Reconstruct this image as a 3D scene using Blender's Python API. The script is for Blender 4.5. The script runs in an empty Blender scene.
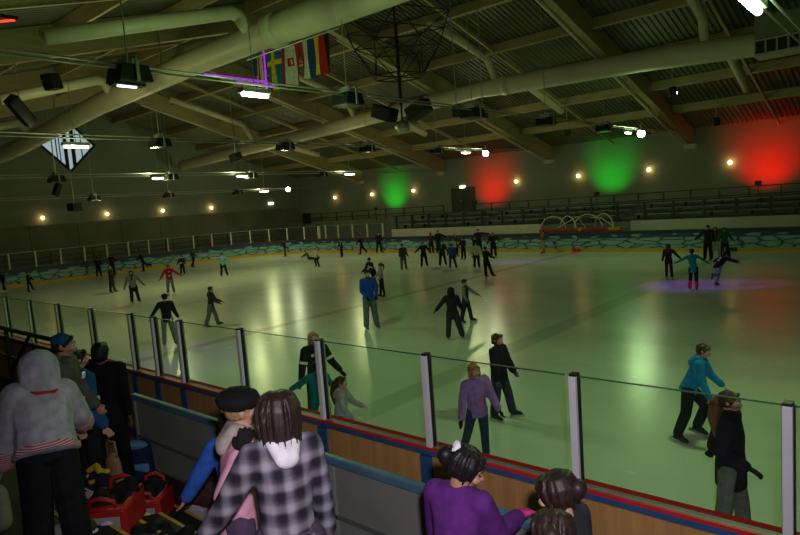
import bpy, bmesh, math, random
from math import sin, cos, pi, radians as R_, sqrt, atan2
from mathutils import Vector as V, Matrix as M
random.seed(7)
SC = bpy.context.scene
COL = SC.collection

# ------------------------------------------------------------------ materials
MATS = {}
def _new(name):
    m = bpy.data.materials.new(name); m.use_nodes = True
    nt = m.node_tree; b = nt.nodes['Principled BSDF']
    return m, nt, b
def N(nt, t, **kw):
    n = nt.nodes.new(t)
    for k, v in kw.items():
        if k in n.inputs: n.inputs[k].default_value = v
        else: setattr(n, k, v)
    return n
def L(nt, a, b): nt.links.new(a, b)
def mat(name, col, rough=.6, metal=0., var=.15, scale=8., bump=0., spec=.5, coord='Object'):
    if name in MATS: return MATS[name]
    m, nt, b = _new(name)
    b.inputs['Roughness'].default_value = rough
    b.inputs['Metallic'].default_value = metal
    b.inputs['Specular IOR Level'].default_value = spec
    tc = N(nt, 'ShaderNodeTexCoord'); nz = N(nt, 'ShaderNodeTexNoise')
    nz.inputs['Scale'].default_value = scale; nz.inputs['Detail'].default_value = 4
    L(nt, tc.outputs[coord], nz.inputs['Vector'])
    r = N(nt, 'ShaderNodeValToRGB')
    c = list(col)
    r.color_ramp.elements[0].position = .3; r.color_ramp.elements[1].position = .7
    r.color_ramp.elements[0].color = [max(0, x*(1-var)) for x in c]+[1]
    r.color_ramp.elements[1].color = [min(1, x*(1+var)) for x in c]+[1]
    L(nt, nz.outputs['Fac'], r.inputs['Fac']); L(nt, r.outputs['Color'], b.inputs['Base Color'])
    if bump:
        bp = N(nt, 'ShaderNodeBump'); bp.inputs['Strength'].default_value = bump
        L(nt, nz.outputs['Fac'], bp.inputs['Height']); L(nt, bp.outputs['Normal'], b.inputs['Normal'])
    MATS[name] = m
    return m
def fab(col, rough=.88):
    key = 'fabric_%.3f_%.3f_%.3f' % tuple(col)
    return mat(key, col, rough, 0, .22, 14, .15, .2)
def emit(name, col, s):
    if name in MATS: return MATS[name]
    m, nt, b = _new(name)
    b.inputs['Base Color'].default_value = (*col, 1)
    b.inputs['Emission Color'].default_value = (*col, 1)
    b.inputs['Emission Strength'].default_value = s
    tc = N(nt, 'ShaderNodeTexCoord'); nz = N(nt, 'ShaderNodeTexNoise'); nz.inputs['Scale'].default_value = 3
    L(nt, tc.outputs['Object'], nz.inputs['Vector'])
    mr = N(nt, 'ShaderNodeMapRange'); mr.inputs['To Min'].default_value = s*.9; mr.inputs['To Max'].default_value = s*1.1
    L(nt, nz.outputs['Fac'], mr.inputs['Value']); L(nt, mr.outputs['Result'], b.inputs['Emission Strength'])
    MATS[name] = m
    return m
def wood(name, col, axis=0, dark=.55, scale=1.5):
    if name in MATS: return MATS[name]
    m, nt, b = _new(name); b.inputs['Roughness'].default_value = .55
    tc = N(nt, 'ShaderNodeTexCoord'); mp = N(nt, 'ShaderNodeMapping')
    s = [14., 14., 14.]; s[axis] = 1.2
    mp.inputs['Scale'].default_value = [x*scale for x in s]
    nz = N(nt, 'ShaderNodeTexNoise'); nz.inputs['Scale'].default_value = 1.; nz.inputs['Detail'].default_value = 6
    nz.inputs['Distortion'].default_value = .6
    L(nt, tc.outputs['Object'], mp.inputs['Vector']); L(nt, mp.outputs['Vector'], nz.inputs['Vector'])
    r = N(nt, 'ShaderNodeValToRGB'); r.color_ramp.elements[0].position = .32; r.color_ramp.elements[1].position = .68
    r.color_ramp.elements[0].color = [x*dark for x in col]+[1]; r.color_ramp.elements[1].color = list(col)+[1]
    L(nt, nz.outputs['Fac'], r.inputs['Fac']); L(nt, r.outputs['Color'], b.inputs['Base Color'])
    MATS[name] = m
    return m
def plaid_mat():
    m, nt, b = _new('plaid_wool'); b.inputs['Roughness'].default_value = .9; b.inputs['Specular IOR Level'].default_value = .2
    tc = N(nt, 'ShaderNodeTexCoord'); sp = N(nt, 'ShaderNodeSeparateXYZ'); L(nt, tc.outputs['Object'], sp.inputs['Vector'])
    def bands(sock, per, ph):
        a = N(nt, 'ShaderNodeMath', operation='MULTIPLY_ADD'); L(nt, sock, a.inputs[0]); a.inputs[1].default_value = 2*pi/per; a.inputs[2].default_value = ph
        s = N(nt, 'ShaderNodeMath', operation='SINE'); L(nt, a.outputs[0], s.inputs[0])
        r = N(nt, 'ShaderNodeMapRange'); L(nt, s.outputs[0], r.inputs['Value']); r.inputs['From Min'].default_value = -.35; r.inputs['From Max'].default_value = 1.15
        r.interpolation_type = 'SMOOTHSTEP'
        return r.outputs['Result']
    xs = bands(sp.outputs['X'], .098, .4); zs = bands(sp.outputs['Z'], .105, 0.)
    xt = bands(sp.outputs['X'], .049, 2.); zt = bands(sp.outputs['Z'], .0525, 1.)
    ad = N(nt, 'ShaderNodeMath', operation='ADD'); L(nt, xs, ad.inputs[0]); L(nt, zs, ad.inputs[1])
    a2 = N(nt, 'ShaderNodeMath', operation='ADD'); L(nt, xt, a2.inputs[0]); L(nt, zt, a2.inputs[1])
    a3 = N(nt, 'ShaderNodeMath', operation='MULTIPLY_ADD'); L(nt, a2.outputs[0], a3.inputs[0]); a3.inputs[1].default_value = .25; L(nt, ad.outputs[0], a3.inputs[2])
    r = N(nt, 'ShaderNodeValToRGB'); e = r.color_ramp.elements
    dv = N(nt, 'ShaderNodeMath', operation='MULTIPLY'); L(nt, a3.outputs[0], dv.inputs[0]); dv.inputs[1].default_value = .42
    e[0].position = .05; e[0].color = (.016, .013, .022, 1); e[1].position = .95; e[1].color = (.36, .33, .40, 1)
    x = e.new(.3); x.color = (.075, .066, .09, 1); x = e.new(.48); x.color = (.15, .135, .17, 1)
    L(nt, dv.outputs[0], r.inputs['Fac']); L(nt, r.outputs['Color'], b.inputs['Base Color'])
    return m
def stripe_mat(name, c1, c2, per, axis='Z'):
    if name in MATS: return MATS[name]
    m, nt, b = _new(name); b.inputs['Roughness'].default_value = .9
    tc = N(nt, 'ShaderNodeTexCoord'); sp = N(nt, 'ShaderNodeSeparateXYZ'); L(nt, tc.outputs['Object'], sp.inputs['Vector'])
    a = N(nt, 'ShaderNodeMath', operation='MULTIPLY'); L(nt, sp.outputs[axis], a.inputs[0]); a.inputs[1].default_value = 2*pi/per
    s = N(nt, 'ShaderNodeMath', operation='SINE'); L(nt, a.outputs[0], s.inputs[0])
    r = N(nt, 'ShaderNodeValToRGB'); r.color_ramp.interpolation = 'CONSTANT'
    r.color_ramp.elements[0].color = (*c1, 1); r.color_ramp.elements[1].position = .5; r.color_ramp.elements[1].color = (*c2, 1)
    mr = N(nt, 'ShaderNodeMapRange'); mr.inputs['From Min'].default_value = -1; L(nt, s.outputs[0], mr.inputs['Value'])
    L(nt, mr.outputs['Result'], r.inputs['Fac']); L(nt, r.outputs['Color'], b.inputs['Base Color'])
    MATS[name] = m
    return m
def ice_mat():
    m, nt, b = _new('ice'); b.inputs['Roughness'].default_value = .2; b.inputs['Specular IOR Level'].default_value = .38
    tc = N(nt, 'ShaderNodeTexCoord')
    n1 = N(nt, 'ShaderNodeTexNoise'); n1.inputs['Scale'].default_value = .22; n1.inputs['Detail'].default_value = 6
    mp = N(nt, 'ShaderNodeMapping'); mp.inputs['Scale'].default_value = (1., 2.6, 1); mp.inputs['Rotation'].default_value = (0, 0, .35)
    L(nt, tc.outputs['Object'], mp.inputs['Vector']); L(nt, mp.outputs['Vector'], n1.inputs['Vector'])
    r = N(nt, 'ShaderNodeValToRGB'); r.color_ramp.elements[0].position = .3; r.color_ramp.elements[1].position = .72
    r.color_ramp.elements[0].color = (.58, .63, .55, 1); r.color_ramp.elements[1].color = (.74, .78, .70, 1)
    L(nt, n1.outputs['Fac'], r.inputs['Fac'])
    sp = N(nt, 'ShaderNodeSeparateXYZ'); L(nt, tc.outputs['Object'], sp.inputs['Vector'])
    col = r.outputs['Color']
    # painted lines under the ice, softened by the ice above them
    for x0, w, c, f in ((-16.05, .17, (.40, .16, .12), .42), (-7.62, .26, (.16, .22, .22), .32), (-24.6, .24, (.2, .25, .28), .15), (-42.0, .05, (.45, .12, .1), .45)):
        d = N(nt, 'ShaderNodeMath', operation='SUBTRACT'); L(nt, sp.outputs['X'], d.inputs[0]); d.inputs[1].default_value = x0
        a = N(nt, 'ShaderNodeMath', operation='ABSOLUTE'); L(nt, d.outputs[0], a.inputs[0])
        mr = N(nt, 'ShaderNodeMapRange'); L(nt, a.outputs[0], mr.inputs['Value'])
        mr.inputs['From Min'].default_value = w; mr.inputs['From Max'].default_value = w+.1; mr.inputs['To Min'].default_value = f; mr.inputs['To Max'].default_value = 0
        mx = N(nt, 'ShaderNodeMix'); mx.data_type = 'RGBA'; L(nt, mr.outputs['Result'], mx.inputs['Factor'])
        L(nt, col, mx.inputs['A']); mx.inputs['B'].default_value = (*c, 1); col = mx.outputs['Result']
    L(nt, col, b.inputs['Base Color'])
    n2 = N(nt, 'ShaderNodeTexNoise'); n2.inputs['Scale'].default_value = 3.; n2.inputs['Detail'].default_value = 8
    L(nt, mp.outputs['Vector'], n2.inputs['Vector'])
    rr = N(nt, 'ShaderNodeMapRange'); rr.inputs['To Min'].default_value = .17; rr.inputs['To Max'].default_value = .32
    L(nt, n2.outputs['Fac'], rr.inputs['Value']); L(nt, rr.outputs['Result'], b.inputs['Roughness'])
    bp = N(nt, 'ShaderNodeBump'); bp.inputs['Strength'].default_value = .03; bp.inputs['Distance'].default_value = .02
    L(nt, n2.outputs['Fac'], bp.inputs['Height']); L(nt, bp.outputs['Normal'], b.inputs['Normal'])
    return m
def crackle_mat():
    # far boards: pale ice floes with dark cracks, dark blue band above
    m, nt, b = _new('ice_floe_print'); b.inputs['Roughness'].default_value = .45
    tc = N(nt, 'ShaderNodeTexCoord')
    uv = tc.outputs['UV']
    mp = N(nt, 'ShaderNodeMapping'); mp.inputs['Scale'].default_value = (1.05, 3.6, 1); L(nt, uv, mp.inputs['Vector'])
    nz = N(nt, 'ShaderNodeTexNoise'); nz.inputs['Scale'].default_value = 1.3; L(nt, mp.outputs['Vector'], nz.inputs['Vector'])
    ad = N(nt, 'ShaderNodeVectorMath', operation='MULTIPLY_ADD'); L(nt, nz.outputs['Color'], ad.inputs[0]); ad.inputs[1].default_value = (.7, .7, 0); L(nt, mp.outputs['Vector'], ad.inputs[2])
    vo = N(nt, 'ShaderNodeTexVoronoi'); vo.feature = 'DISTANCE_TO_EDGE'; vo.voronoi_dimensions = '2D'; vo.inputs['Scale'].default_value = .95
    L(nt, ad.outputs[0], vo.inputs['Vector'])
    r = N(nt, 'ShaderNodeValToRGB'); e = r.color_ramp.elements
    e[0].position = .03; e[0].color = (.012, .035, .06, 1); e[1].position = .085; e[1].color = (.20, .35, .39, 1)
    x = e.new(.35); x.color = (.27, .42, .46, 1)
    L(nt, vo.outputs['Distance'], r.inputs['Fac'])
    sp = N(nt, 'ShaderNodeSeparateXYZ'); L(nt, uv, sp.inputs['Vector'])
    # the print: floes up to z .72, scattered pale floes on dark blue above
    vb = N(nt, 'ShaderNodeTexVoronoi'); vb.feature = 'DISTANCE_TO_EDGE'; vb.voronoi_dimensions = '2D'; vb.inputs['Scale'].default_value = .8
    L(nt, ad.outputs[0], vb.inputs['Vector'])
    rb = N(nt, 'ShaderNodeValToRGB'); eb = rb.color_ramp.elements
    eb[0].position = .30; eb[0].color = (.015, .05, .11, 1); eb[1].position = .36; eb[1].color = (.2, .38, .42, 1)
    L(nt, vb.outputs['Distance'], rb.inputs['Fac'])
    st = N(nt, 'ShaderNodeMapRange'); st.inputs['From Min'].default_value = .60; st.inputs['From Max'].default_value = .68; L(nt, sp.outputs['Y'], st.inputs['Value'])
    mx = N(nt, 'ShaderNodeMix'); mx.data_type = 'RGBA'; L(nt, st.outputs['Result'], mx.inputs['Factor']); L(nt, r.outputs['Color'], mx.inputs['A']); L(nt, rb.outputs['Color'], mx.inputs['B'])
    st2 = N(nt, 'ShaderNodeMapRange'); st2.inputs['From Min'].default_value = .85; st2.inputs['From Max'].default_value = .88; L(nt, sp.outputs['Y'], st2.inputs['Value'])
    m2 = N(nt, 'ShaderNodeMix'); m2.data_type = 'RGBA'; L(nt, st2.outputs['Result'], m2.inputs['Factor']); L(nt, mx.outputs['Result'], m2.inputs['A']); m2.inputs['B'].default_value = (.015, .03, .07, 1)
    L(nt, m2.outputs['Result'], b.inputs['Base Color'])
    return m
def glass_mat():
    m = bpy.data.materials.new('acrylic_glass'); m.use_nodes = True; nt = m.node_tree
    nt.nodes.remove(nt.nodes['Principled BSDF']); out = nt.nodes['Material Output']
    t = N(nt, 'ShaderNodeBsdfTransparent'); t.inputs['Color'].default_value = (.93, .95, .93, 1)
    g = N(nt, 'ShaderNodeBsdfGlossy'); g.inputs['Roughness'].default_value = .08
    lw = N(nt, 'ShaderNodeLayerWeight'); lw.inputs['Blend'].default_value = .5
    pw = N(nt, 'ShaderNodeMath', operation='POWER'); L(nt, lw.outputs['Facing'], pw.inputs[0]); pw.inputs[1].default_value = 5.
    fr = N(nt, 'ShaderNodeMath', operation='MULTIPLY_ADD'); L(nt, pw.outputs[0], fr.inputs[0]); fr.inputs[1].default_value = .30; fr.inputs[2].default_value = .025
    tc = N(nt, 'ShaderNodeTexCoord'); nz = N(nt, 'ShaderNodeTexNoise'); nz.inputs['Scale'].default_value = 1.5; L(nt, tc.outputs['Object'], nz.inputs['Vector'])
    mr = N(nt, 'ShaderNodeMapRange'); mr.inputs['To Min'].default_value = .05; mr.inputs['To Max'].default_value = .2; L(nt, nz.outputs['Fac'], mr.inputs['Value']); L(nt, mr.outputs['Result'], g.inputs['Roughness'])
    mx = N(nt, 'ShaderNodeMixShader'); L(nt, fr.outputs[0], mx.inputs['Fac']); L(nt, t.outputs[0], mx.inputs[1]); L(nt, g.outputs[0], mx.inputs[2])
    L(nt, mx.outputs[0], out.inputs['Surface'])
    return m
GLASS = glass_mat(); ICE = ice_mat(); CRACK = crackle_mat(); PLAID = plaid_mat()
BEAM = wood('glulam', (.49, .39, .21), 1, .75, .6)
PURL = wood('purlin_wood', (.49, .39, .21), 0, .75, .6)
DUCT = mat('duct_paint', (.62, .55, .42), .5, 0, .08, 1.2)
DECK = mat('roof_sheet', (.15, .14, .10), .5, .2, .2, .5)
STEEL = mat('galvanised_steel', (.42, .43, .40), .4, .7, .15, 4)
DARK = mat('black_metal', (.018, .018, .02), .5, .3, .2, 6)
DKST = mat('dark_steel_rail', (.035, .04, .045), .45, .4, .2, 3)
CONC = mat('concrete_grey', (.20, .20, .18), .85, 0, .2, 2.)
STAND = mat('stand_black', (.016, .015, .017), .7, 0, .3, 3.)
WALLM = mat('wall_paint', (.24, .27, .24), .85, 0, .12, .3)
CLAD = mat('wall_cladding', (.17, .175, .145), .85, 0, .2, .6)
WHITEW = mat('white_board', (.52, .50, .44), .6, 0, .1, 1.)
YEL = mat('yellow_kick', (.62, .36, .02), .5, 0, .12, 2.)
RED = mat('red_cap', (.62, .02, .03), .4, 0, .1, 3.)
BLUE = mat('blue_frame', (.03, .10, .26), .45, 0, .15, 3.)
DBLUE = mat('navy_band', (.015, .03, .07), .5, 0, .2, 2.)
POST = mat('white_post', (.88, .86, .92), .35, .1, .05, 2.)
POSTF = mat('grey_far_post', (.50, .50, .44), .5, .1, .05, 2.)
PANEL = mat('grey_green_panel', (.21, .225, .20), .6, 0, .12, 1.5)
PANELW = wood('board_plywood', (.60, .31, .11), 2, .72, .7)
BLACKF = fab((.012, .012, .016)); REFL = mat('reflective_tape', (.95, .95, .95), .3, 0, .02, 5)
SKIN = mat('skin', (.56, .31, .20), .55, 0, .08, 12, .03); SKIN2 = mat('skin_tan', (.46, .24, .14), .55, 0, .08, 12, .03)
EYEW = mat('eye_white', (.8, .78, .74), .3, 0, .03, 20); IRIS = mat('iris_dark', (.03, .018, .012), .2, 0, .1, 30); LIP = mat('lips', (.42, .14, .12), .5, 0, .1, 20)
BLADE = mat('blade_steel', (.6, .6, .62), .25, .9, .05, 10)
def hairm(col):
    m = mat('hair_%.2f_%.2f' % (col[0], col[1]), col, .48, 0, .4, 1., .5, .35)
    nt = m.node_tree; tc = next(n for n in nt.nodes if n.type == 'TEX_COORD'); nz = next(n for n in nt.nodes if n.type == 'TEX_NOISE')
    mp = N(nt, 'ShaderNodeMapping'); mp.inputs['Scale'].default_value = (90, 90, 7); L(nt, tc.outputs['Object'], mp.inputs['Vector']); L(nt, mp.outputs['Vector'], nz.inputs['Vector'])
    return m
H_BLK = hairm((.012, .009, .010)); H_BRN = hairm((.055, .028, .016)); H_DBR = hairm((.025, .014, .012)); H_BLD = hairm((.32, .20, .09)); H_GNG = hairm((.30, .12, .04)); H_LBR = hairm((.16, .085, .04))

# ------------------------------------------------------------------ object helpers
def tag(o, label=None, cat=None, group=None, kind=None):
    if label: o['label'] = label
    if cat: o['category'] = cat
    if group: o['group'] = group
    if kind: o['kind'] = kind
    return o
def empty(name, label, cat, loc=(0, 0, 0), rz=0., group=None):
    o = bpy.data.objects.new(name, None); COL.objects.link(o)
    o.location = loc; o.rotation_euler = (0, 0, rz); o.empty_display_size = .1
    return tag(o, label, cat, group)
class MB:
    def __init__(s): s.v = []; s.f = []; s.mi = []; s.uv = None
    def add(s, vs, fs, mi=0):
        n = len(s.v); s.v += [tuple(v) for v in vs]; s.f += [tuple(i+n for i in f) for f in fs]; s.mi += [mi]*len(fs)
        return s
    def box(s, c, d, rot=None, mi=0):
        x, y, z = d[0]/2, d[1]/2, d[2]/2
        vs = [V((a*x, b*y, e*z)) for a in (-1, 1) for b in (-1, 1) for e in (-1, 1)]
        if rot is not None: vs = [rot @ v for v in vs]
        vs = [v+V(c) for v in vs]
        return s.add(vs, [(0, 1, 3, 2), (4, 6, 7, 5), (0, 4, 5, 1), (2, 3, 7, 6), (0, 2, 6, 4), (1, 5, 7, 3)], mi)
    def bx(s, x0, x1, y0, y1, z0, z1, mi=0): return s.box(((x0+x1)/2, (y0+y1)/2, (z0+z1)/2), (abs(x1-x0), abs(y1-y0), abs(z1-z0)), None, mi)
    def bar(s, a, b, w, h, up=(0, 0, 1), mi=0):
        a, b = V(a), V(b); d = (b-a); l = d.length; d.normalize(); u = V(up)
        if abs(d.dot(u)) > .98: u = V((1, 0, 0))
        r = d.cross(u).normalized(); u = r.cross(d)
        vs = []
        for p in (a, b):
            for i, j in ((-1, -1), (1, -1), (1, 1), (-1, 1)): vs.append(p+r*(w/2*i)+u*(h/2*j))
        return s.add(vs, [(3, 2, 1, 0), (4, 5, 6, 7), (0, 1, 5, 4), (1, 2, 6, 5), (2, 3, 7, 6), (3, 0, 4, 7)], mi)
    def tube(s, pts, r, n=10, mi=0, cap=True):
        pts = [V(p) for p in pts]; m = len(pts); rs = r if isinstance(r, (list, tuple)) else [r]*m
        vs = []; pr = None
        for i, p in enumerate(pts):
            d = (pts[min(i+1, m-1)]-pts[max(i-1, 0)]).normalized()
            if pr is None:
                u = V((0, 0, 1)) if abs(d.z) < .9 else V((1, 0, 0)); e = d.cross(u).normalized()
            else:
                e = (pr-d*pr.dot(d)).normalized()
            pr = e; g = d.cross(e)
            for k in range(n):
                t = 2*pi*k/n; vs.append(p+(e*cos(t)+g*sin(t))*rs[i])
        fs = []
        for i in range(m-1):
            for k in range(n): fs.append((i*n+k, i*n+(k+1) % n, (i+1)*n+(k+1) % n, (i+1)*n+k))
        if cap: fs += [tuple(range(n-1, -1, -1)), tuple((m-1)*n+k for k in range(n))]
        return s.add(vs, fs, mi)
    def lathe(s, prof, c, n=16, axis=None, mi=0):
        vs = []; q = axis if axis is not None else M.Identity(3)
        for r, z in prof:
            for k in range(n): vs.append(q @ V((r*cos(2*pi*k/n), r*sin(2*pi*k/n), z))+V(c))
        fs = []
        for i in range(len(prof)-1):
            for k in range(n): fs.append((i*n+k, i*n+(k+1) % n, (i+1)*n+(k+1) % n, (i+1)*n+k))
        fs += [tuple(range(n-1, -1, -1)), tuple((len(prof)-1)*n+k for k in range(n))]
        return s.add(vs, fs, mi)
    def prism(s, poly, y0, y1, ax='Y', mi=0):
        k = len(poly); mk = {'Y': lambda p, t: (p[0], t, p[1]), 'X': lambda p, t: (t, p[0], p[1]), 'Z': lambda p, t: (p[0], p[1], t)}[ax]
        vs = [mk(p, y0) for p in poly]+[mk(p, y1) for p in poly]
        fs = [tuple(range(k)), tuple(range(2*k-1, k-1, -1))]+[(i, i+k, (i+1) % k+k, (i+1) % k) for i in range(k)]
        return s.add(vs, fs, mi)
    def ball(s, c, r, n=10, mi=0):
        r = (r, r, r) if not isinstance(r, (tuple, list)) else r
        prof = [(sin(pi*i/n), -cos(pi*i/n)) for i in range(n+1)]; prof[0] = (.01, -1); prof[-1] = (.01, 1)
        t = MB().lathe(prof, (0, 0, 0), max(8, n)); return s.add([(v[0]*r[0]+c[0], v[1]*r[1]+c[1], v[2]*r[2]+c[2]) for v in t.v], t.f, mi)
    def build(s, name, m, parent=None, smooth=False, bevel=0., fix=True):
        me = bpy.data.meshes.new(name); me.from_pydata(s.v, [], s.f); me.update()
        ms = m if isinstance(m, (list, tuple)) else [m]
        for x in ms: me.materials.append(x)
        for p, i in zip(me.polygons, s.mi): p.material_index = i; p.use_smooth = smooth
        if fix:
            b = bmesh.new(); b.from_mesh(me); bmesh.ops.recalc_face_normals(b, faces=b.faces); b.to_mesh(me); b.free()
        if s.uv is not None:
            ul = me.uv_layers.new(name='UVMap')
            for lp in me.loops: ul.data[lp.index].uv = s.uv[lp.vertex_index]
        o = bpy.data.objects.new(name, me); COL.objects.link(o)
        if parent is not None: o.parent = parent
        if bevel:
            bm_ = o.modifiers.new('bevel', 'BEVEL'); bm_.width = bevel; bm_.segments = 2; bm_.limit_method = 'ANGLE'
        return o
def struct(name, mb, m, **kw):
    o = mb.build(name, m, None, **kw); o['kind'] = 'structure'; return o
def copy_tree(o, parent=None):
    c = o.copy(); COL.objects.link(c)
    if parent is not None: c.parent = parent
    for ch in list(o.children): copy_tree(ch, c)
    return c

# ------------------------------------------------------------------ building shell
XL, XR, YN, YF, YC = -50.5, 8.0, -3.2, 42.5, 19.74
ZE, SL = 7.05, .276
def zroof(y): return ZE+SL*(YF-YC)-SL*abs(y-YC)
ZR = zroof(YC)
struct('floor', MB().bx(XL-.3, XR+.3, YN-.3, YF+.3, -.35, -.05), CONC)
# ice sheet with round corners
RX0, RX1, RY0, RY1, RC = -46.0, 14.0, 4.74, 34.74, 8.0
def ring(off, xr=XR, n=14):
    # boards line, from the near side at xr round the far end back to the far side at xr
    p = []
    c1 = (RX0+RC, RY0+RC); c2 = (RX0+RC, RY1-RC); r = RC+off
    x = xr
    p.append((xr, RY0-off))
    for k in range(1, 14): p.append((xr+(c1[0]-xr)*k/13, RY0-off))
    for k in range(1, n+1):
        t = -pi/2-(pi/2)*k/n; p.append((c1[0]+r*cos(t), c1[1]+r*sin(t)))
    for k in range(1, 8): p.append((RX0-off, c1[1]+(c2[1]-c1[1])*k/8))
    for k in range(0, n+1):
        t = pi-(pi/2)*k/n; p.append((c2[0]+r*cos(t), c2[1]+r*sin(t)))
    for k in range(1, 15): p.append((c2[0]+(xr-c2[0])*k/14, RY1+off))
    return p
rg = ring(.05)
ice = MB().add([(x, y, 0) for x, y in rg]+[(x, y, -.05) for x, y in rg], [tuple(range(len(rg)))[::-1], tuple(range(len(rg), 2*len(rg)))]+[(i, (i+1) % len(rg), (i+1) % len(rg)+len(rg), i+len(rg)) for i in range(len(rg))])
tag(ice.build('ice_sheet', ICE), 'pale green-white ice surface of the rink with faded painted lines', 'ice', kind='structure')
# walls
struct('wall_far', MB().bx(XL-.3, XR+.3, YF, YF+.3, -.35, zroof(YF)+.1), WALLM)
struct('wall_near', MB().bx(XL-.3, XR+.3, YN-.3, YN, -.35, zroof(YN)+.3), WALLM)
gp = [(YN-.3, -.35), (YF+.3, -.35), (YF+.3, zroof(YF)), (YC, ZR+.05), (YN-.3, zroof(YN))]
struct('wall_right', MB().prism(gp, XR, XR+.3, 'X'), WALLM)
# left gable wall with a diamond opening
DY, DZ, DR = 19.9, 10.05, 2.02
D = [(DY, DZ-DR), (DY+DR, DZ), (DY, DZ+DR), (DY-DR, DZ)]
wl = MB()
for poly in ([(YN-.3, -.35), (YF+.3, -.35), D[0]], [(YF+.3, -.35), (YF+.3, zroof(YF)), D[1], D[0]], [(YF+.3, zroof(YF)), (YC, ZR+.05), D[2], D[1]],
             [(YC, ZR+.05), (YN-.3, zroof(YN)), D[3], D[2]], [(YN-.3, zroof(YN)), (YN-.3, -.35), D[0], D[3]]):
    wl.prism(poly, XL-.3, XL, 'X')
struct('wall_left', wl, WALLM)
wd = empty('window_1', None, None, (XL, DY, DZ)); wd['kind'] = 'structure'
fr = MB()
for i in range(4):
    a, b = D[i], D[(i+1) % 4]; fr.bar((.02, a[0]-DY, a[1]-DZ), (.02, b[0]-DY, b[1]-DZ), .16, .12, (1, 0, 0))
for yy, w in ((-.2, .22), (.36, .26), (-.85, .05), (-.62, .04), (1.0, .05)):
    hh = DR-abs(yy); fr.bx(-.06, .06, yy-w/2, yy+w/2, -hh, hh)
fr.build('window_frame', DARK, wd)
pn = MB().prism([(p[0]-DY, p[1]-DZ) for p in D], -.17, -.15, 'X')
pn.build('window_pane', GLASS, wd)
# wainscot cladding with uprights on the gable wall
cl = MB().bx(XL, XL+.05, YN, YF, -.05, 3.95).bx(XL, XL+.12, YN, YF, 3.92, 4.02)
for k in range(12): cl.bx(XL, XL+.1, 2.8+3.41*k, 2.9+3.41*k, -.05, 3.95)
struct('trim_1', cl, CLAD)
# roof: corrugated sheet, two slopes, one shell
rf = MB()
xs = []; x = XL-.3
while x < XR+.3:
    xs += [(x, 0), (x+.09, 0), (x+.13, .07), (x+.22, .07)]; x += .26
for ya, yb in ((YN-.3, YC), (YC, YF+.3)):
    vs = []; n = len(xs)
    for y in (ya, yb):
        for xx, dz in xs: vs.append((xx, y, zroof(y)+dz))
    rf.add(vs, [(i, i+1, n+i+1, n+i) for i in range(n-1)])
    rf.add([(XL-.3, ya, zroof(ya)+.25), (XR+.4, ya, zroof(ya)+.25), (XR+.4, yb, zroof(yb)+.25), (XL-.3, yb, zroof(yb)+.25)], [(0, 1, 2, 3)])
struct('ceiling', rf, DECK, fix=False)

# glulam frames
BX = (-41.15, -31.3, -21.4, -11.55, -1.75)
BLAB = {-41.15: 'long glulam roof beam farthest back, next to the diamond window wall', -31.3: 'long glulam roof beam, second one from the diamond window wall',
        -21.4: 'long glulam roof beam over centre ice, behind the hanging dark crown frame', -11.55: 'long glulam roof beam running to the far wall between green and red light patches',
        -1.75: 'long glulam roof beam nearest overhead, just right of the picture'}
for X in BX:
    t = empty('roof_beam', BLAB[X], 'roof beam', (X, YC, 0), 0, 'glulam roof beams')
    b = MB()
    zb = lambda y: zroof(y)-.95
    b.prism([(YN-YC, zb(YN)), (0, zb(YC)-.15), (YF-YC, zb(YF)), (YF-YC, zroof(YF)-.01), (0, ZR-.02), (YN-YC, zroof(YN)-.01)], -.17, .17, 'X')
    b.build('beam_body', BEAM, t)
    for s, yy in ((-1, YN-YC), (1, YF-YC)):
        MB().bx(-.32, .32, yy-s*.5, yy, zb(YF)-.28, zb(YF)-.0).build('wall_bracket', WHITEW, t)
# conduit pipe under each beam on the far slope
for X in BX[:4]:
    p = MB().tube([(X-.32, 21.5, zroof(21.5)-1.05), (X-.32, 41.9, zroof(41.9)-1.1)], .085, 8)
    tag(p.build('conduit_pipe', DUCT), 'straight pale pipe running down the roof slope beside a glulam beam', 'pipe', 'pipes beside the glulam beams')
# purlins
PY_ = [1.2, 4.8, 8.5, 12.2, 15.9, 23.6, 27.3, 31.0, 34.7, 38.3]
ends = [XL]+list(BX)+[XR]
for i in range(len(ends)-1):
    x0, x1 = ends[i]+(.17 if i else 0), ends[i+1]-(.17 if i < len(ends)-2 else 0)
    for y in PY_:
        t = atan2(SL, 1)*(1 if y < YC else -1)
        o = MB().box(((0, 0, 0)), (x1-x0, .16, .46)).build('roof_purlin', PURL)
        o.location = ((x0+x1)/2, y, zroof(y)-.25); o.rotation_euler = (t, 0, 0)
        tag(o, 'wooden roof purlin spanning between two glulam beams under the metal sheet', 'purlin', 'roof purlins between the beams')
for i in range(1, 6):
    xm = (ends[i]+ends[i+1])/2 if i < 5 else 3
    if i == 5: continue
    for ya, yb in ((1.5, 18.5), (21.0, 42.2)):
        o = MB().bar((xm, ya, zroof(ya)-.42), (xm, yb, zroof(yb)-.42), .12, .16).build('roof_tie', PURL)
        tag(o, 'slim roof tie running down the slope midway between two beams', 'tie bar', 'roof ties midway between beams')
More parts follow.
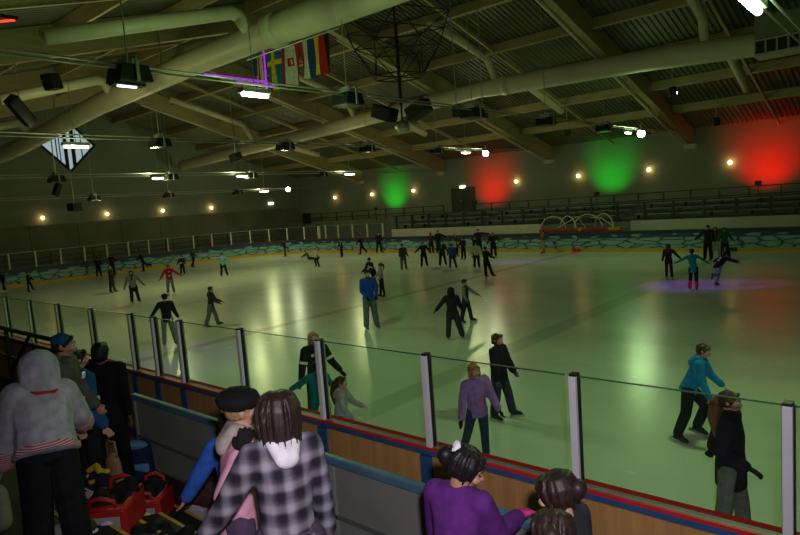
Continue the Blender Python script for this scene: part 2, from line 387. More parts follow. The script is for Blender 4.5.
# ------------------------------------------------------------------ air ducts
def catpts(p, n=6):
    out = []
    for i in range(len(p)-1):
        a, b = V(p[i]), V(p[i+1])
        for k in range(n): out.append(a.lerp(b, k/n))
    out.append(V(p[-1])); return out
def duct(name, label, pts, rad, step_x, branches, hang_y):
    t = empty(name, label, 'air duct')
    a = catpts(pts, 5)
    mb = MB(); mb.tube(a, [rad*(1.0 if p.x > step_x else .88) for p in a], 18); mb.build('duct_pipe', DUCT, t, smooth=True)
    sx = min(a, key=lambda p: abs(p.x-step_x))
    MB().tube([sx-V((.2, 0, 0)), sx+V((.2, 0, 0))], rad*1.06, 18).build('collar', DUCT, t, smooth=True)
    for pl, r in branches:
        b = MB().tube(pl, r, 12); b.build('branch_pipe', DUCT, t, smooth=True)
    for X in BX:
        p = min(a, key=lambda q: abs(q.x-X))
        MB().bar((X+.3, p.y, p.z+rad-.06), (X+.3, p.y, zroof(p.y)-.3), .06, .02).build('hanger_strap', STEEL, t)
def up_branch(X, Y, zt, ye, ze, yel, zel, r=.2):
    a = V((X, Y, zt)); b = V((X, yel, zel)); c = V((X, ye, ze))
    return [a, a.lerp(b, .75), b+(a-b).normalized()*.12, b+(c-b).normalized()*.15, b.lerp(c, .4), c]
d1 = [(-49, 11.7, 7.6), (-36.6, 11.8, 8.05), (-26.6, 11.9, 8.75), (-18.7, 11.9, 8.98), (-13.5, 11.9, 9.0), (4, 11.9, 9.0)]
br1 = [(up_branch(-15.47, 11.7, 9.1, 5.86, 8.1, 11.22, 9.62), .2), (up_branch(-24.8, 11.8, 8.8, 7.7, 8.35, 11.3, 9.42), .2), (up_branch(-34.0, 11.8, 8.3, 7.8, 8.2, 11.3, 9.01), .2),
       ([(-11.2, 11.9, 9.2), (-11.2, 12.3, 9.75), (-11.2, 12.8, 9.95), (-11.2, 17.0, 11.0)], .19), ([(-20.3, 11.9, 9.2), (-20.3, 12.3, 9.75), (-20.3, 12.8, 9.95), (-20.3, 17.0, 11.0)], .19)]
duct('air_duct', 'large pale air duct crossing the upper left, nearer of the two, behind it flags hang', d1, .47, -14.2, br1, 0)
d2 = [(-49, 28.5, 8.3), (-46, 28.5, 8.4), (-33.2, 28.5, 8.85), (-18.3, 28.5, 9.42), (-9.8, 28.5, 9.2), (-3.8, 28.5, 8.85), (5, 28.5, 8.6)]
br2 = [(up_branch(-17.17, 28.5, 9.6, 22.98, 11.74, 27.65, 10.75), .2), (up_branch(-7.12, 28.5, 9.3, 25.5, 11.2, 28.2, 10.4), .2), (up_branch(-38.34, 28.5, 8.9, 21.9, 11.7, 27.57, 10.3), .2), (up_branch(-27.6, 28.5, 9.2, 22.5, 11.75, 27.6, 10.5), .2),
       ([(-15.72, 28.7, 9.35), (-15.72, 29.3, 9.2), (-15.72, 32.8, 8.2)], .2), ([(-6.33, 28.7, 9.0), (-6.33, 29.3, 8.8), (-6.33, 32.3, 7.75)], .2),
       ([(-25.42, 28.7, 9.2), (-25.42, 29.3, 9.1), (-25.42, 32.7, 8.15)], .2), ([(-36, 28.7, 8.7), (-36, 29.3, 8.6), (-36, 32.6, 7.9)], .2)]
duct('air_duct', 'large pale air duct across the upper right, farther of the two', d2, .47, -17.4, br2, 0)
t = empty('air_unit', 'grey box air unit wrapped round the farther duct at the upper right', 'air unit', (-4.4, 28.2, 8.85))
MB().bx(-.75, .75, -.62, .5, .1, .95).build('casing', PANEL, t, bevel=.02)
MB().bx(-.78, .78, -.66, .5, -.55, .08).build('lower_casing', WHITEW, t, bevel=.02)
for k in range(4): MB().bx(-.7+.37*k, -.4+.37*k, -.69, -.66, -.45, 0).build('louvre', DARK, t)

# ------------------------------------------------------------------ cables, lamps, fixtures
HAZ = (.84, 1.0, .50)
E_W = emit('lamp_white', (1, .97, .93), 4.5); E_P = emit('lamp_pinkwhite', (1, .82, 1.0), 6.); E_O = emit('globe_warm', (1, .62, .18), 14.)
E_X = emit('exit_white', (.95, 1, .7), 2.2); E_S = emit('spot_white', (1, 1, .92), 12.); E_SP = emit('beam_blue', (.7, .75, 1), 9.); E_V = emit('violet_tube', (.45, .02, .9), .9); E_R = emit('red_tube', (1, .03, .02), 3.)
CAB = [(-1.75, 6.1, 'nearest'), (-11.5, 6.62, 'second'), (-21.3, 6.66, 'third'), (-31.2, 6.15, 'fourth'), (-41.1, 5.6, 'farthest')]
for X, z, w in CAB:
    t = empty('cable_run', 'pair of thin steel cables strung across the hall under the roof, %s run' % w, 'cable', (X, YC, z), 0, 'cable runs under the roof')
    off = max(0., (z+.2-6.1)/SL); ya, yb = YN+off, YF-off
    for dx, dz in ((-.14, .1), (.14, -.05)):
        MB().tube([(dx, ya-YC, dz+.02), (dx, -12, dz-.02), (dx, 0, dz), (dx, 12, dz-.02), (dx, yb-YC, dz+.02)], .022 if X > -15 else .028, 6).build('cable', STEEL, t)
def area(name, loc, e, col, sx, sy, rot=(0, 0, 0), spread=None):
    d = bpy.data.lights.new(name, 'AREA'); d.shape = 'RECTANGLE'; d.size = sx; d.size_y = sy; d.energy = e; d.color = col
    if spread: d.spread = spread
    o = bpy.data.objects.new(name, d); COL.objects.link(o); o.location = loc; o.rotation_euler = rot; return o
def aim(o, target):
    o.rotation_euler = (V(target)-o.location).to_track_quat('-Z', 'Y').to_euler()
def spot(name, loc, target, e, col, ang, blend=.6, rad=.1):
    d = bpy.data.lights.new(name, 'SPOT'); d.energy = e; d.color = col; d.spot_size = R_(ang); d.spot_blend = blend; d.shadow_soft_size = rad
    o = bpy.data.objects.new(name, d); COL.objects.link(o); o.location = loc; aim(o, target); return o
def hangtop(X, Y):
    zt = zroof(Y)-.97-.12*max(0, 1-abs(Y-YC)/8)
    for pts, y0 in ((d1, 11.8), (d2, 28.5)):
        if abs(Y-y0) < .45:
            for p, q in zip(pts[:-1], pts[1:]):
                if p[0] <= X <= q[0]: zt = min(zt, p[2]+(q[2]-p[2])*(X-p[0])/(q[0]-p[0])-.48)
    return zt
def flood(X, Y, z, where):
    t = empty('floodlight', 'unlit dark floodlight housing hanging from the cables ' + where, 'floodlight', (X, Y, z-.28), 0, 'unlit floodlights on the cables')
    MB().prism([(-.34, .0), (.34, .0), (.26, .3), (-.26, .3)], -.3, .3, 'X').build('housing', DARK, t, bevel=.02)
    MB().bx(-.2, .2, -.12, .12, .3, .46).build('ballast_box', STEEL, t, bevel=.01)
    MB().bx(-.27, .27, -.3, .3, -.02, .0).build('front_glass', mat('lamp_glass', (.2, .2, .18), .15, .3), t)
    MB().tube([(0, 0, .44), (0, 0, hangtop(X, Y)-z+.28)], .014, 5).build('hanger_wire', STEEL, t)
    MB().bx(-.36, -.32, -.03, .03, -.02, .42).bx(.32, .36, -.03, .03, -.02, .42).bx(-.36, .36, -.03, .03, .4, .44).build('bracket', STEEL, t)
FW = {5.8: 'nearest the camera side', 11.6: 'left of the ridge', 17.4: 'under the ridge', 22.6: 'just past the ridge', 28.4: 'toward the far side'}
for X, z, w in CAB[1:]:
    for y in (5.8, 11.6, 17.4, 22.6, 28.4): flood(X, y, z, '%s, %s run' % (FW[y], w))
def tube_lamp(X, Y, z, m, label, ln=.95, e=0, col=HAZ):
    t = empty('tube_lamp', label, 'lamp', (X, Y, z), 0, 'lit tube lamps on the cables')
    MB().bx(-.1, .1, -ln/2-.05, ln/2+.05, .03, .14).build('lamp_body', STEEL, t, bevel=.01)
    MB().tube([(0, -ln/2, 0), (0, ln/2, 0)], .055, 12).build('lit_tube', m, t, smooth=True)
    MB().tube([(0, 0, .12), (0, 0, hangtop(X, Y)-z)], .012, 5).build('hanger_wire', STEEL, t)
    if e:
        col = (.56, 1, .35) if X > -15 else (.92, 1, .44)
        area('tube_lamp_light', (X, Y, z-.12), e*.12, col, .25, ln, (0, 0, 0))
        d = bpy.data.lights.new('tube_lamp_glow', 'POINT'); d.energy = e*.42; d.color = col; d.shadow_soft_size = .15
        o = bpy.data.objects.new('tube_lamp_glow', d); COL.objects.link(o); o.location = (X, Y, z-.3)
K = .9
tube_lamp(-11.5, 8.67, 6.36, E_P, 'bright pinkish lit tube lamp with violet glow on the cables below the flags', .68, 420*K)
tube_lamp(-1.75, 9.3, 5.9, E_P, 'bright lit tube lamp at the top right corner', .7, 420*K)
tube_lamp(-21.3, 8.65, 6.33, E_W, 'white lit tube lamp in front of the diamond window', .75, 420*K)
tube_lamp(-31, 16.55, 5.95, E_W, 'small white lit lamp hanging right of the diamond window', .6, 420*K)
tube_lamp(-31, 21.86, 5.98, E_W, 'small white lit lamp, second one right of the diamond window', .7, 420*K)
tube_lamp(-41, 30.9, 5.45, E_P, 'small pinkish lit lamp left of the white floodlight near the left corner', .8, 420*K)
tube_lamp(-31, 30.87, 5.99, E_W, 'small white lit lamp above the left green light patch', .9, 300*K)
tube_lamp(-21.3, 31.27, 6.45, E_W, 'small white lit lamp just above the left red light patch', .8, 260*K)
tube_lamp(-11.5, 31.4, 6.38, E_P, 'small pinkish lit lamp above the right green light patch', .6, 260*K)
# violet neon brackets by the pink lamp
v = empty('violet_light', 'violet glowing light sleeve on the cables beside the pink lamp', 'light', (-11.5, 8.4, 6.62))
MB().tube([(-.14, -.9, .1), (-.14, .75, .1)], .02, 8).build('upper_tube', E_V, v); MB().tube([(.14, -.3, -.05), (.14, .75, -.05)], .018, 8).build('lower_tube', E_V, v)
MB().tube([(0, .62, -.15), (0, .62, .75)], .018, 8).build('upright_tube', E_V, v)
# bright round spots
def round_spot(X, Y, z, label, e, target):
    t = empty('spotlight', label, 'spotlight', (X, Y, z), 0, 'bright round spotlights')
    o = V((X, Y, z)); d = (V(target)-o).normalized(); q = d.to_track_quat('Z', 'Y').to_matrix()
    MB().lathe([(.12, -.3), (.2, -.1), (.24, 0), (.24, .02)], (0, 0, 0), 16, q).build('housing', DARK, t, smooth=True)
    MB().lathe([(.2, .0), (.2, .035)], (0, 0, 0), 16, q).build('lens', E_S, t)
    MB().tube([(0, 0, .15), (0, 0, .5)], .02, 6).build('bracket', STEEL, t)
    spot('spotlight_beam', o+d*.1, target, e, (.60, 1, .40) if X > -15 else (.90, 1, .55), 120, .8, .2)
round_spot(-41, 33.4, 5.55, 'brilliant white floodlight hanging before the left corner of the hall', 170*K, (-24, 14, 0))
round_spot(-21.3, 33.5, 6.45, 'brilliant white floodlight left of the red light patch by the exit door', 170*K, (-13, 12, 0))
round_spot(-11.5, 33.3, 6.42, 'brilliant white floodlight above the right green light patch', 140*K, (-6, 10, 0))
# half lit flood at upper left
t = empty('slit_lamp', 'thin lit lamp under the dark floodlight box at the upper left', 'lamp', (-11.5, 5.75, 6.25))
MB().bx(-.12, .12, -.3, .3, .03, .1).build('lamp_body', DARK, t); MB().bx(-.02, .03, -.2, .16, 0.005, .03).build('lit_slot', E_W, t)
# red lamp far upper left
t = empty('red_lamp', 'red glowing tube lamp at the top left edge', 'lamp', (-11.5, 3.75, 7.14))
MB().bx(-.03, .03, .0, .25, .04, .1).build('lamp_body', DARK, t); MB().tube([(0, -.4, -.12), (0, .2, .04)], .018, 8).build('lit_tube', E_R, t)
# speakers and moving heads hanging under the roof
def hung(name, label, cat, X, Y, z, dims, tilt, top=None, lens=None):
    t = empty(name, label, cat, (X, Y, z), 0)
    q = M.Rotation(tilt, 3, 'X') @ M.Rotation(.5, 3, 'Z')
    MB().box((0, 0, 0), dims, q).build('cabinet', DARK, t, bevel=.03)
    MB().box(q @ V((dims[0]/2+.005, 0, 0)), (.01, dims[1]*.85, dims[2]*.85), q).build('grille', mat('speaker_mesh', (.03, .03, .032), .7, .2, .3, 60), t)
    MB().tube([(0, 0, 0), (0, 0, (top or zroof(Y)-.05)-z)], .018, 6).build('hanger_wire', STEEL, t)
    if lens: MB().lathe([(.07, 0), (.07, .03)], q @ V((dims[0]/2, 0, -dims[2]*.2)), 12, V((1, -.6, -.4)).to_track_quat('Z', 'Y').to_matrix()).build('lens', lens, t)
hung('speaker', 'long tilted black speaker hanging at the upper left, above the diamond window', 'speaker', -21.3, 7.15, 7.39, (.3, 1.05, .38), -.75)
hung('speaker', 'rounded black speaker hanging under the upper left roof, higher of two', 'speaker', -21.3, 8.16, 8.37, (.35, .5, .5), .2)
hung('speaker', 'small black box hanging low before the dark left wall, above two wall lamps', 'speaker', -41, 16.1, 4.95, (.5, .8, .5), 0)
hung('speaker', 'slim black speaker hanging tilted left below the diamond window', 'speaker', -41, 15.2, 6.1, (.3, .35, .8), -.4)
hung('stage_light', 'black stage light with bluish lens hanging under the right half of the roof', 'stage light', -9.2, 31, 8.0, (.3, .3, .42), 0, None, E_SP)
hung('stage_light', 'black stage light with tiny lit lens right of the hanging crown frame', 'stage light', -14.2, 20.4, 7.15, (.35, .35, .5), 0, None, E_SP)
hung('stage_light', 'unlit black stage light, farther right of the hanging crown frame', 'stage light', -13.3, 20.9, 6.95, (.35, .35, .4), 0)
hung('stage_light', 'black stage light hanging above the exit door on the far side', 'stage light', -16.2, 34.5, 7.1, (.3, .3, .35), 0)
hung('stage_light', 'black stage light dangling by the left end of the farther duct', 'stage light', -21.3, 14.8, 6.05, (.35, .5, .3), .3)
hung('stage_light', 'black stage light hanging in the upper right above the red light patch', 'stage light', -8.9, 37.6, 6.9, (.3, .3, .4), .5)
# wall washers
GREEN, REDC = (.0, 1, .03), (1, .0, .0)
for Xw, c, zc, w, lab in ((-36.99, GREEN, 4.7, .8, 'left green'), (-26.5, REDC, 4.7, 1.2, 'left red'), (-16.76, GREEN, 4.9, .75, 'right green'), (-7.3, REDC, 4.8, 1.5, 'right red')):
    t = empty('wall_washer', 'small black floodlight on the stand throwing the %s light patch' % lab, 'floodlight', (Xw, 39.72, 3.25), 0, 'coloured wall floodlights')
    MB().bx(-.16, .16, -.1, .1, 0, .24).build('housing', DARK, t, bevel=.02); MB().bx(-.13, .13, .1, .11, .03, .21).build('lens', emit('lens_'+lab.split()[1], c, 3.), t); MB().bx(-.02, .02, -.02, .02, -1.07, .0).build('stem', DKST, t)
    spot('wall_washer_light', (Xw, 39.86, 3.42), (Xw, 42.5, zc+.2), (560 if c == GREEN else 640)*w, c, 78 if c == GREEN else 92, 1., .12)
# globe lamps on walls
def globe(p, inward, label):
    t = empty('wall_lamp', label, 'wall lamp', p, 0, 'warm wall lamps')
    i = V(inward)
    MB().ball(tuple(i*.16), .12, 10).build('globe', E_O, t, smooth=True)
    MB().bar((0, 0, 0), tuple(i*.1), .08, .08).build('bracket', DARK, t)
    d = bpy.data.lights.new('wall_lamp_light', 'POINT'); d.energy = 2; d.color = (1, .62, .25); d.shadow_soft_size = .12
    o = bpy.data.objects.new('wall_lamp_light', d); COL.objects.link(o); o.location = V(p)+i*.45
nth = ['leftmost', 'second from the left', 'third from the left', 'fourth from the left', 'fifth from the left', 'sixth from the left', 'rightmost']
for k, X in enumerate((-44.9, -39.8, -34.7, -24.3, -19.2, -14.2, -9.3)): globe((X, YF, 4.72), (0, -1, 0), 'small warm glowing lamp on the far wall with the light patches, %s' % nth[k])
for k, y in enumerate((17.4, 22.2, 27.0, 31.8)): globe((XL, y, 4.55), (1, 0, 0), 'small warm glowing lamp on the dark left end wall, %s' % ['leftmost', 'second from the left', 'third from the left', 'rightmost'][k])
t = empty('exit_sign', 'small lit exit sign above the dark door in the far wall', 'sign', (-29.45, YF-.06, 4.66)); MB().bx(-.26, .26, -.05, .06, -.11, .11).build('sign_box', E_X, t)
t = empty('exit_sign', 'small lit exit sign on the left end wall near the corner', 'sign', (XL+.06, 38.7, 4.62)); MB().bx(-.05, .05, -.3, .3, -.12, .12).build('sign_box', E_X, t)
# door
dr = empty('door_1', None, None, (-29.45, YF, 2.55)); dr['kind'] = 'structure'
MB().bx(-1.1, 1.1, -.05, 0, 0, 1.98).build('door_leaf', mat('door_dark', (.055, .06, .052), .6), dr); MB().bx(-1.18, -1.08, -.08, 0, 0, 2.06).bx(1.08, 1.18, -.08, 0, 0, 2.06).bx(-1.18, 1.18, -.08, 0, 1.98, 2.06).build('door_frame', DKST, dr)
MB().bx(-.02, .02, -.07, -.04, 0, 1.98).build('door_gap', DARK, dr); MB().bx(-.3, -.1, -.12, -.06, .95, 1.0).build('door_handle', STEEL, dr)

# ------------------------------------------------------------------ hanging crown frame
t = empty('hanging_crown', 'dark tubular crown frame hanging from the ridge over centre ice', 'light rig', (-16.5, 19.74, 7.9))
hexp = lambda r, z, ph=0: [V((r*cos(pi/3*k+ph), r*sin(pi/3*k+ph), z)) for k in range(6)]
up, mid, lo = hexp(2.4, 3.1, .2), hexp(1.75, 2.15, .2+pi/6), hexp(1.1, .95, .2)
br_ = MB()
for rr, zz in ((up, 3.1), (mid, 2.15), (lo, .95)):
    rings = MB(); sp_ = MB()
    for k in range(6): rings.bar(rr[k], rr[(k+1) % 6], .045, .045)
    for k in range(6): sp_.bar(rr[k], (0, 0, zz), .04, .04)
    rings.build('ring_tubes', DARK, t); sp_.build('spoke_tubes', DARK, t)
for k in range(6):
    br_.bar(up[k], mid[k], .035, .035); br_.bar(up[(k+1) % 6], mid[k], .035, .035); br_.bar(mid[k], lo[k], .035, .035); br_.bar(mid[k], lo[(k+1) % 6], .035, .035)
br_.build('brace_tubes', DARK, t)
MB().tube([(0, 0, -.2), (0, 0, ZR-.9-7.9)], .07, 8).build('mast', DARK, t)
for s, tl in ((-1, .35), (1, -.35)):
    c = empty('hung_speaker', 'black speaker at the foot of the hanging crown mast, %s one' % ('left' if s < 0 else 'right'), 'speaker', (-16.5+s*.62, 19.74+s*.35, 7.45))
    MB().box((0, 0, 0), (1.0, .6, .55), M.Rotation(tl, 3, 'Y')).build('cabinet', DARK, c, bevel=.04)
    MB().box((0, -.31, 0), (.85, .02, .42), M.Rotation(tl, 3, 'Y')).build('grille', mat('speaker_mesh', (.03, .03, .032), .7, .2, .3, 60), c)
    MB().bar((0, 0, .2), (-s*.55, -s*.3, .45), .05, .05).build('arm', DARK, c)
g = empty('mirror_ball', 'small silvery dome lamp under the hanging crown frame', 'lamp', (-16.5, 19.74, 6.85))
MB().ball((0, 0, 0), (.34, .34, .26), 8).build('dome', mat('silver_facets', (.55, .58, .52), .2, .8, .2, 10), g); MB().tube([(0, 0, .2), (0, 0, .9)], .04, 8).build('stem', DARK, g)

# ------------------------------------------------------------------ flags
FY, FZ = 13.0, 8.85
tag(MB().tube([(-17.5, FY, FZ+.03), (-13.0, FY, FZ+.03)], .018, 6).tube([(-17.4, FY, FZ), (-17.4, FY, zroof(FY)-.3)], .012, 5).tube([(-13.2, FY, FZ), (-13.2, FY, zroof(FY)-.3)], .012, 5).build('flag_line', STEEL), 'thin line the national flags hang from under the duct', 'line')
FC = {k: fab(c, .8) for k, c in dict(r=(.50, .015, .02), w=(.62, .60, .56), b=(.03, .05, .22), s=(.02, .13, .32), y=(.72, .52, .03), k=(.012, .012, .014)).items()}
def flag(x0, w, h, fn, label, ph):
    keys = list('rwbsyk'); mb = MB(); nx, nz = 16, 24; vs = []
    for dz in (0, .012):
        for j in range(nz+1):
            for i in range(nx+1):
                u = i/nx; vv = j/nz
                vs.append((x0+w*u, FY+dz+.09*sin(u*7+ph+vv*1.5)*(.25+vv)+.02, FZ-h*vv))
    n = (nx+1)*(nz+1); a = lambda i, j, o=0: o*n+j*(nx+1)+i
    for j in range(nz):
        for i in range(nx):
            mi = keys.index(fn((i+.5)/nx, (j+.5)/nz))
            mb.mi.append(mi); mb.f.append((a(i, j), a(i+1, j), a(i+1, j+1), a(i, j+1)))
            mb.mi.append(mi); mb.f.append((a(i, j, 1), a(i, j+1, 1), a(i+1, j+1, 1), a(i+1, j, 1)))
    mb.v = vs
    o = mb.build('flag', [FC[k] for k in keys], None, smooth=True, fix=False)
    tag(o, label, 'flag', 'national flags under the duct')
flag(-17.25, .62, 1.22, lambda u, v: 'b' if u < .42 and v < .45 else ('r' if int(u*7) % 2 == 0 else 'w'), 'hanging flag with red and white stripes, leftmost of the row', 0)
flag(-16.52, .74, 1.2, lambda u, v: 'y' if .42 < u < .62 or .2 < v < .33 else 's', 'hanging blue flag with a yellow cross', 1)
flag(-15.72, .86, 1.2, lambda u, v: 'r' if u < .27 or u > .78 else ('r' if abs(u-.52) < .13 and .28 < v < .5 and not (abs(u-.52) < .05 and .33 < v < .44) else 'w'), 'hanging red and white flag with a small red emblem in the middle', 2.2)
flag(-14.80, .60, 1.14, lambda u, v: 'r' if u < .2 else ('w' if u < .6 else 'b'), 'hanging flag of red, white and dark blue bands', .5)
flag(-14.16, .66, 1.12, lambda u, v: 'y' if u < .36 else ('r' if u < .7 else 'k'), 'hanging flag of yellow, red and black bands, rightmost of the row', 1.7)

# ------------------------------------------------------------------ dasher boards
def strip(path, z0, z1, th, m, name, parent, uv=False):
    # closed band following a path: list of (inner xy, outer xy)
    mb = MB(); vs = []; uvs = []; s = 0.
    for i, (a, b) in enumerate(path):
        if i: s += (V(a)-V(path[i-1][0])).length
        for (p, z) in ((a, z0), (a, z1), (b, z1), (b, z0)):
            vs.append((p[0], p[1], z)); uvs.append((s, (z-.19)/(1.12-.19)))
    fs = []
    for i in range(len(path)-1):
        for k in range(4): fs.append((i*4+k, i*4+(k+1) % 4, (i+1)*4+(k+1) % 4, (i+1)*4+k))
    e = (len(path)-1)*4; fs += [(0, 1, 2, 3), (e, e+3, e+2, e+1)]
    mb.add(vs, fs)
    if uv: mb.uv = uvs
    return mb.build(name, m, parent)
def pth(o1, o2, i0, i1): 
    a, b = ring(o1), ring(o2); return [(a[i], b[i]) for i in range(i0, i1)]
n_all = len(ring(0))
segs = {'corner': (27, 52, 'cracked-ice printed boards round the left end and far corner of the rink'), 'far': (49, n_all, 'cracked-ice printed boards along the far long side of the rink'), 'nearc': (13, 28, 'printed boards round the near left corner of the rink')}
for k, (i0, i1, lab) in (('nearc', (13, 29, segs['nearc'][2])), ('corner', (28, 50, segs['corner'][2])), ('far', (49, n_all, segs['far'][2]))):
    t = empty('rink_boards', lab, 'rink boards')
    strip(pth(.0, .1, i0, i1), .19, 1.12, 0, CRACK, 'printed_face', t, True)
    strip(pth(-.015, .1, i0, i1), -.04, .19, 0, YEL, 'kick_strip', t)
    strip(pth(-.02, .12, i0, i1), 1.12, 1.2, 0, DBLUE, 'cap_rail', t)
    strip(pth(-.03, -.02, i0, i1), 1.165, 1.2, 0, mat('dull_red_edge', (.22, .03, .03), .5), 'red_edge', t)
for X, m, n in ((-16.05, RED, 'centre_mark'), (-7.62, DBLUE, 'blue_mark')):
    tag(MB().bx(X-.28, X+.28, RY1-.03, RY1-.012, 0, .21).build('kick_mark', m), 'red mark on the yellow kick strip at the centre line' if m is RED else 'dark blue mark on the yellow kick strip behind the skaters at right', 'board mark')
# near boards (bays)
PX0, PS, PYN, PZG = -.699, 1.592, 4.70, 2.16
t = empty('rink_boards', 'plywood backed near boards with red and blue cap strips', 'rink boards', (0, 4.72, 0))
def nb(name, x0, x1, y0, y1, z0, z1, m, **k): return MB().bx(x0, x1, y0-4.72, y1-4.72, z0, z1).build(name, m, t, **k)
nb('inner_face', -38, 8, 4.74, 4.80, -.04, 1.14, WHITEW)
nb('cap_inner', -38, 8, 4.745, 4.815, 1.14, 1.205, mat('cap_dark_red', (.42, .006, .010), .8, 0, .1, 3., 0., .12))
nb('cap_middle', -38, 8, 4.665, 4.745, 1.14, 1.2, mat('cap_grey', (.24, .25, .25), .5, .2, .12, 3.))
nb('cap_outer', -38, 8, 4.636, 4.668, 1.172, 1.203, RED)
nb('blue_strip', -38, 8, 4.632, 4.664, 1.125, 1.172, BLUE)
nb('base_rail', -38, 8, 4.632, 4.66, -.04, .12, BLUE)
for i in list(range(-5, 24)):
    x = PX0-i*PS
    nb('wood_panel', x-PS+.075, x-.075, 4.655, 4.70, .1, 1.1, PANELW)
    nb('frame_upright', x-.075, x+.075, 4.632, 4.69, .1, 1.1, BLUE)
for i in (5.5,):
    x = PX0-i*PS; nb('frame_upright', x-.075, x+.075, 4.630, 4.69, .1, 1.1, BLUE)
# glass posts and panes, near side
ordn = {0: 'rightmost', 1: 'second from the right', 2: 'third from right, behind the purple girl', 3: 'fourth from right, before the teal child', 4: 'fifth from the right, by the black beret', 5: 'right one of the three close posts', 5.5: 'middle one of the three close gate posts', 6: 'left one of the three close posts', 7: 'just left of the three close posts', 8: 'second left of the three close posts', 9: 'third left of the three close posts', 10: 'leftmost in the picture'}
def glass_post(x, label):
    t = empty('glass_post', label, 'post', (x, PYN, 1.2), 0, 'near glass posts')
    MB().bx(-.032, .032, -.055, -.012, 0, PZG-1.2).build('cover', POST, t, bevel=.006)
    MB().bx(-.04, .04, -.012, .03, 0, PZG-1.2).build('gasket', DARK, t)
    MB().bx(-.028, .028, .03, .06, 0, PZG-1.2).build('back_bar', STEEL, t)
    MB().bx(-.03, .03, -.04, .04, PZG-1.2, PZG-1.18).build('top_clip', DARK, t)
for i in list(range(-3, 14))+[5.5]:
    glass_post(PX0-i*PS+{1: .05, 2: .045, 3: .02}.get(i, 0), 'white glass post standing on the near boards, '+ordn[i] if i in ordn else 'white glass post on the near boards outside the picture')
EDGE = mat('glass_edge', (.06, .09, .07), .3, 0, .1, 3.)
def pane(x0, x1, label):
    w = x1-x0
    t = empty('glass_shield', label, 'glass shield', ((x0+x1)/2, PYN+.008, 1.2), 0, 'near glass panes')
    MB().bx(-w/2, w/2, -.006, .006, 0, PZG-1.21).build('sheet', GLASS, t)
    MB().bx(-w/2, w/2, -.007, .007, PZG-1.212, PZG-1.202).build('top_edge', EDGE, t)
for i in list(range(-3, 13)):
    xs_ = [PX0-(i+1)*PS, PX0-i*PS] if i != 5 else [PX0-6*PS, PX0-5.5*PS, PX0-5*PS]
    for a, b in zip(xs_[:-1], xs_[1:]):
        nm = {0: 'between the two rightmost posts', 1: 'right of the lilac girl', 2: 'between third and fourth posts from right', 3: 'above the plaid coat, between fourth and fifth posts', 4: 'left of the black beret', 5: 'narrow one of the gate', 6: 'left of the gate', 7: 'above the dark silhouette', 8: 'second left of the dark silhouette', 9: 'leftmost complete one'}.get(i)
        pane(a+.041, b-.041, 'clear near glass pane, '+nm if nm else 'clear glass pane on the near boards at the edge of the picture')
# glass at the end and far corner
fp = [(x, RY1+.05) for x in (-31.79, -33.45, -35.1, -36.78, -38.3)]
ca, cb = (RX0+RC, RY1-RC), RC+.05
for k in range(8):
    s = (1.0+1.62*k)/cb; fp.append((ca[0]+cb*cos(pi/2+s), ca[1]+cb*sin(pi/2+s)))
fp += [(RX0-.05, 26.4-1.61*k) for k in range(1, 9)]
ca2 = (RX0+RC, RY0+RC)
for k in range(4):
    s = (.6+1.62*k)/cb; fp.append((ca2[0]+cb*cos(pi+s), ca2[1]+cb*sin(pi+s)))
proto = None
def far_post(p, a):
    global proto
    if proto is None:
        proto = empty('glass_post', 'pale post holding the glass on the far curved boards', 'post', (0, 0, 0), 0, 'far glass posts')
        MB().bx(-.05, .05, -.05, .05, 0, 1.07).build('post_body', POSTF, proto); MB().bx(-.07, .07, -.06, .06, 0, .06).build('foot', STEEL, proto); o = proto
    else: o = copy_tree(proto)
    o.location = (p[0], p[1], 1.2); o.rotation_euler = (0, 0, a)
extra = [(-39.1, RY1+.05-.08)]
for i, p in enumerate(fp):
    q = fp[min(i+1, len(fp)-1)]; w = fp[max(i-1, 0)]
    far_post(p, atan2(q[1]-w[1], q[0]-w[0]))
far_post((-39.15, 34.70), 0)
for a, b in zip(fp[:-1], fp[1:]):
    d = V(b)-V(a); l = d.length-.12; c = (V(a)+V(b))/2
    o = MB().bx(-l/2, l/2, -.006, .006, 0, 1.05).bx(-l/2, l/2, -.012, .012, 1.05, 1.07, 1).build('glass_shield', [GLASS, STEEL])
    o.location = (c.x, c.y, 1.2); o.rotation_euler = (0, 0, atan2(d.y, d.x))
    tag(o, 'clear glass shield between pale posts on the far curved boards', 'glass shield', 'far glass panes')

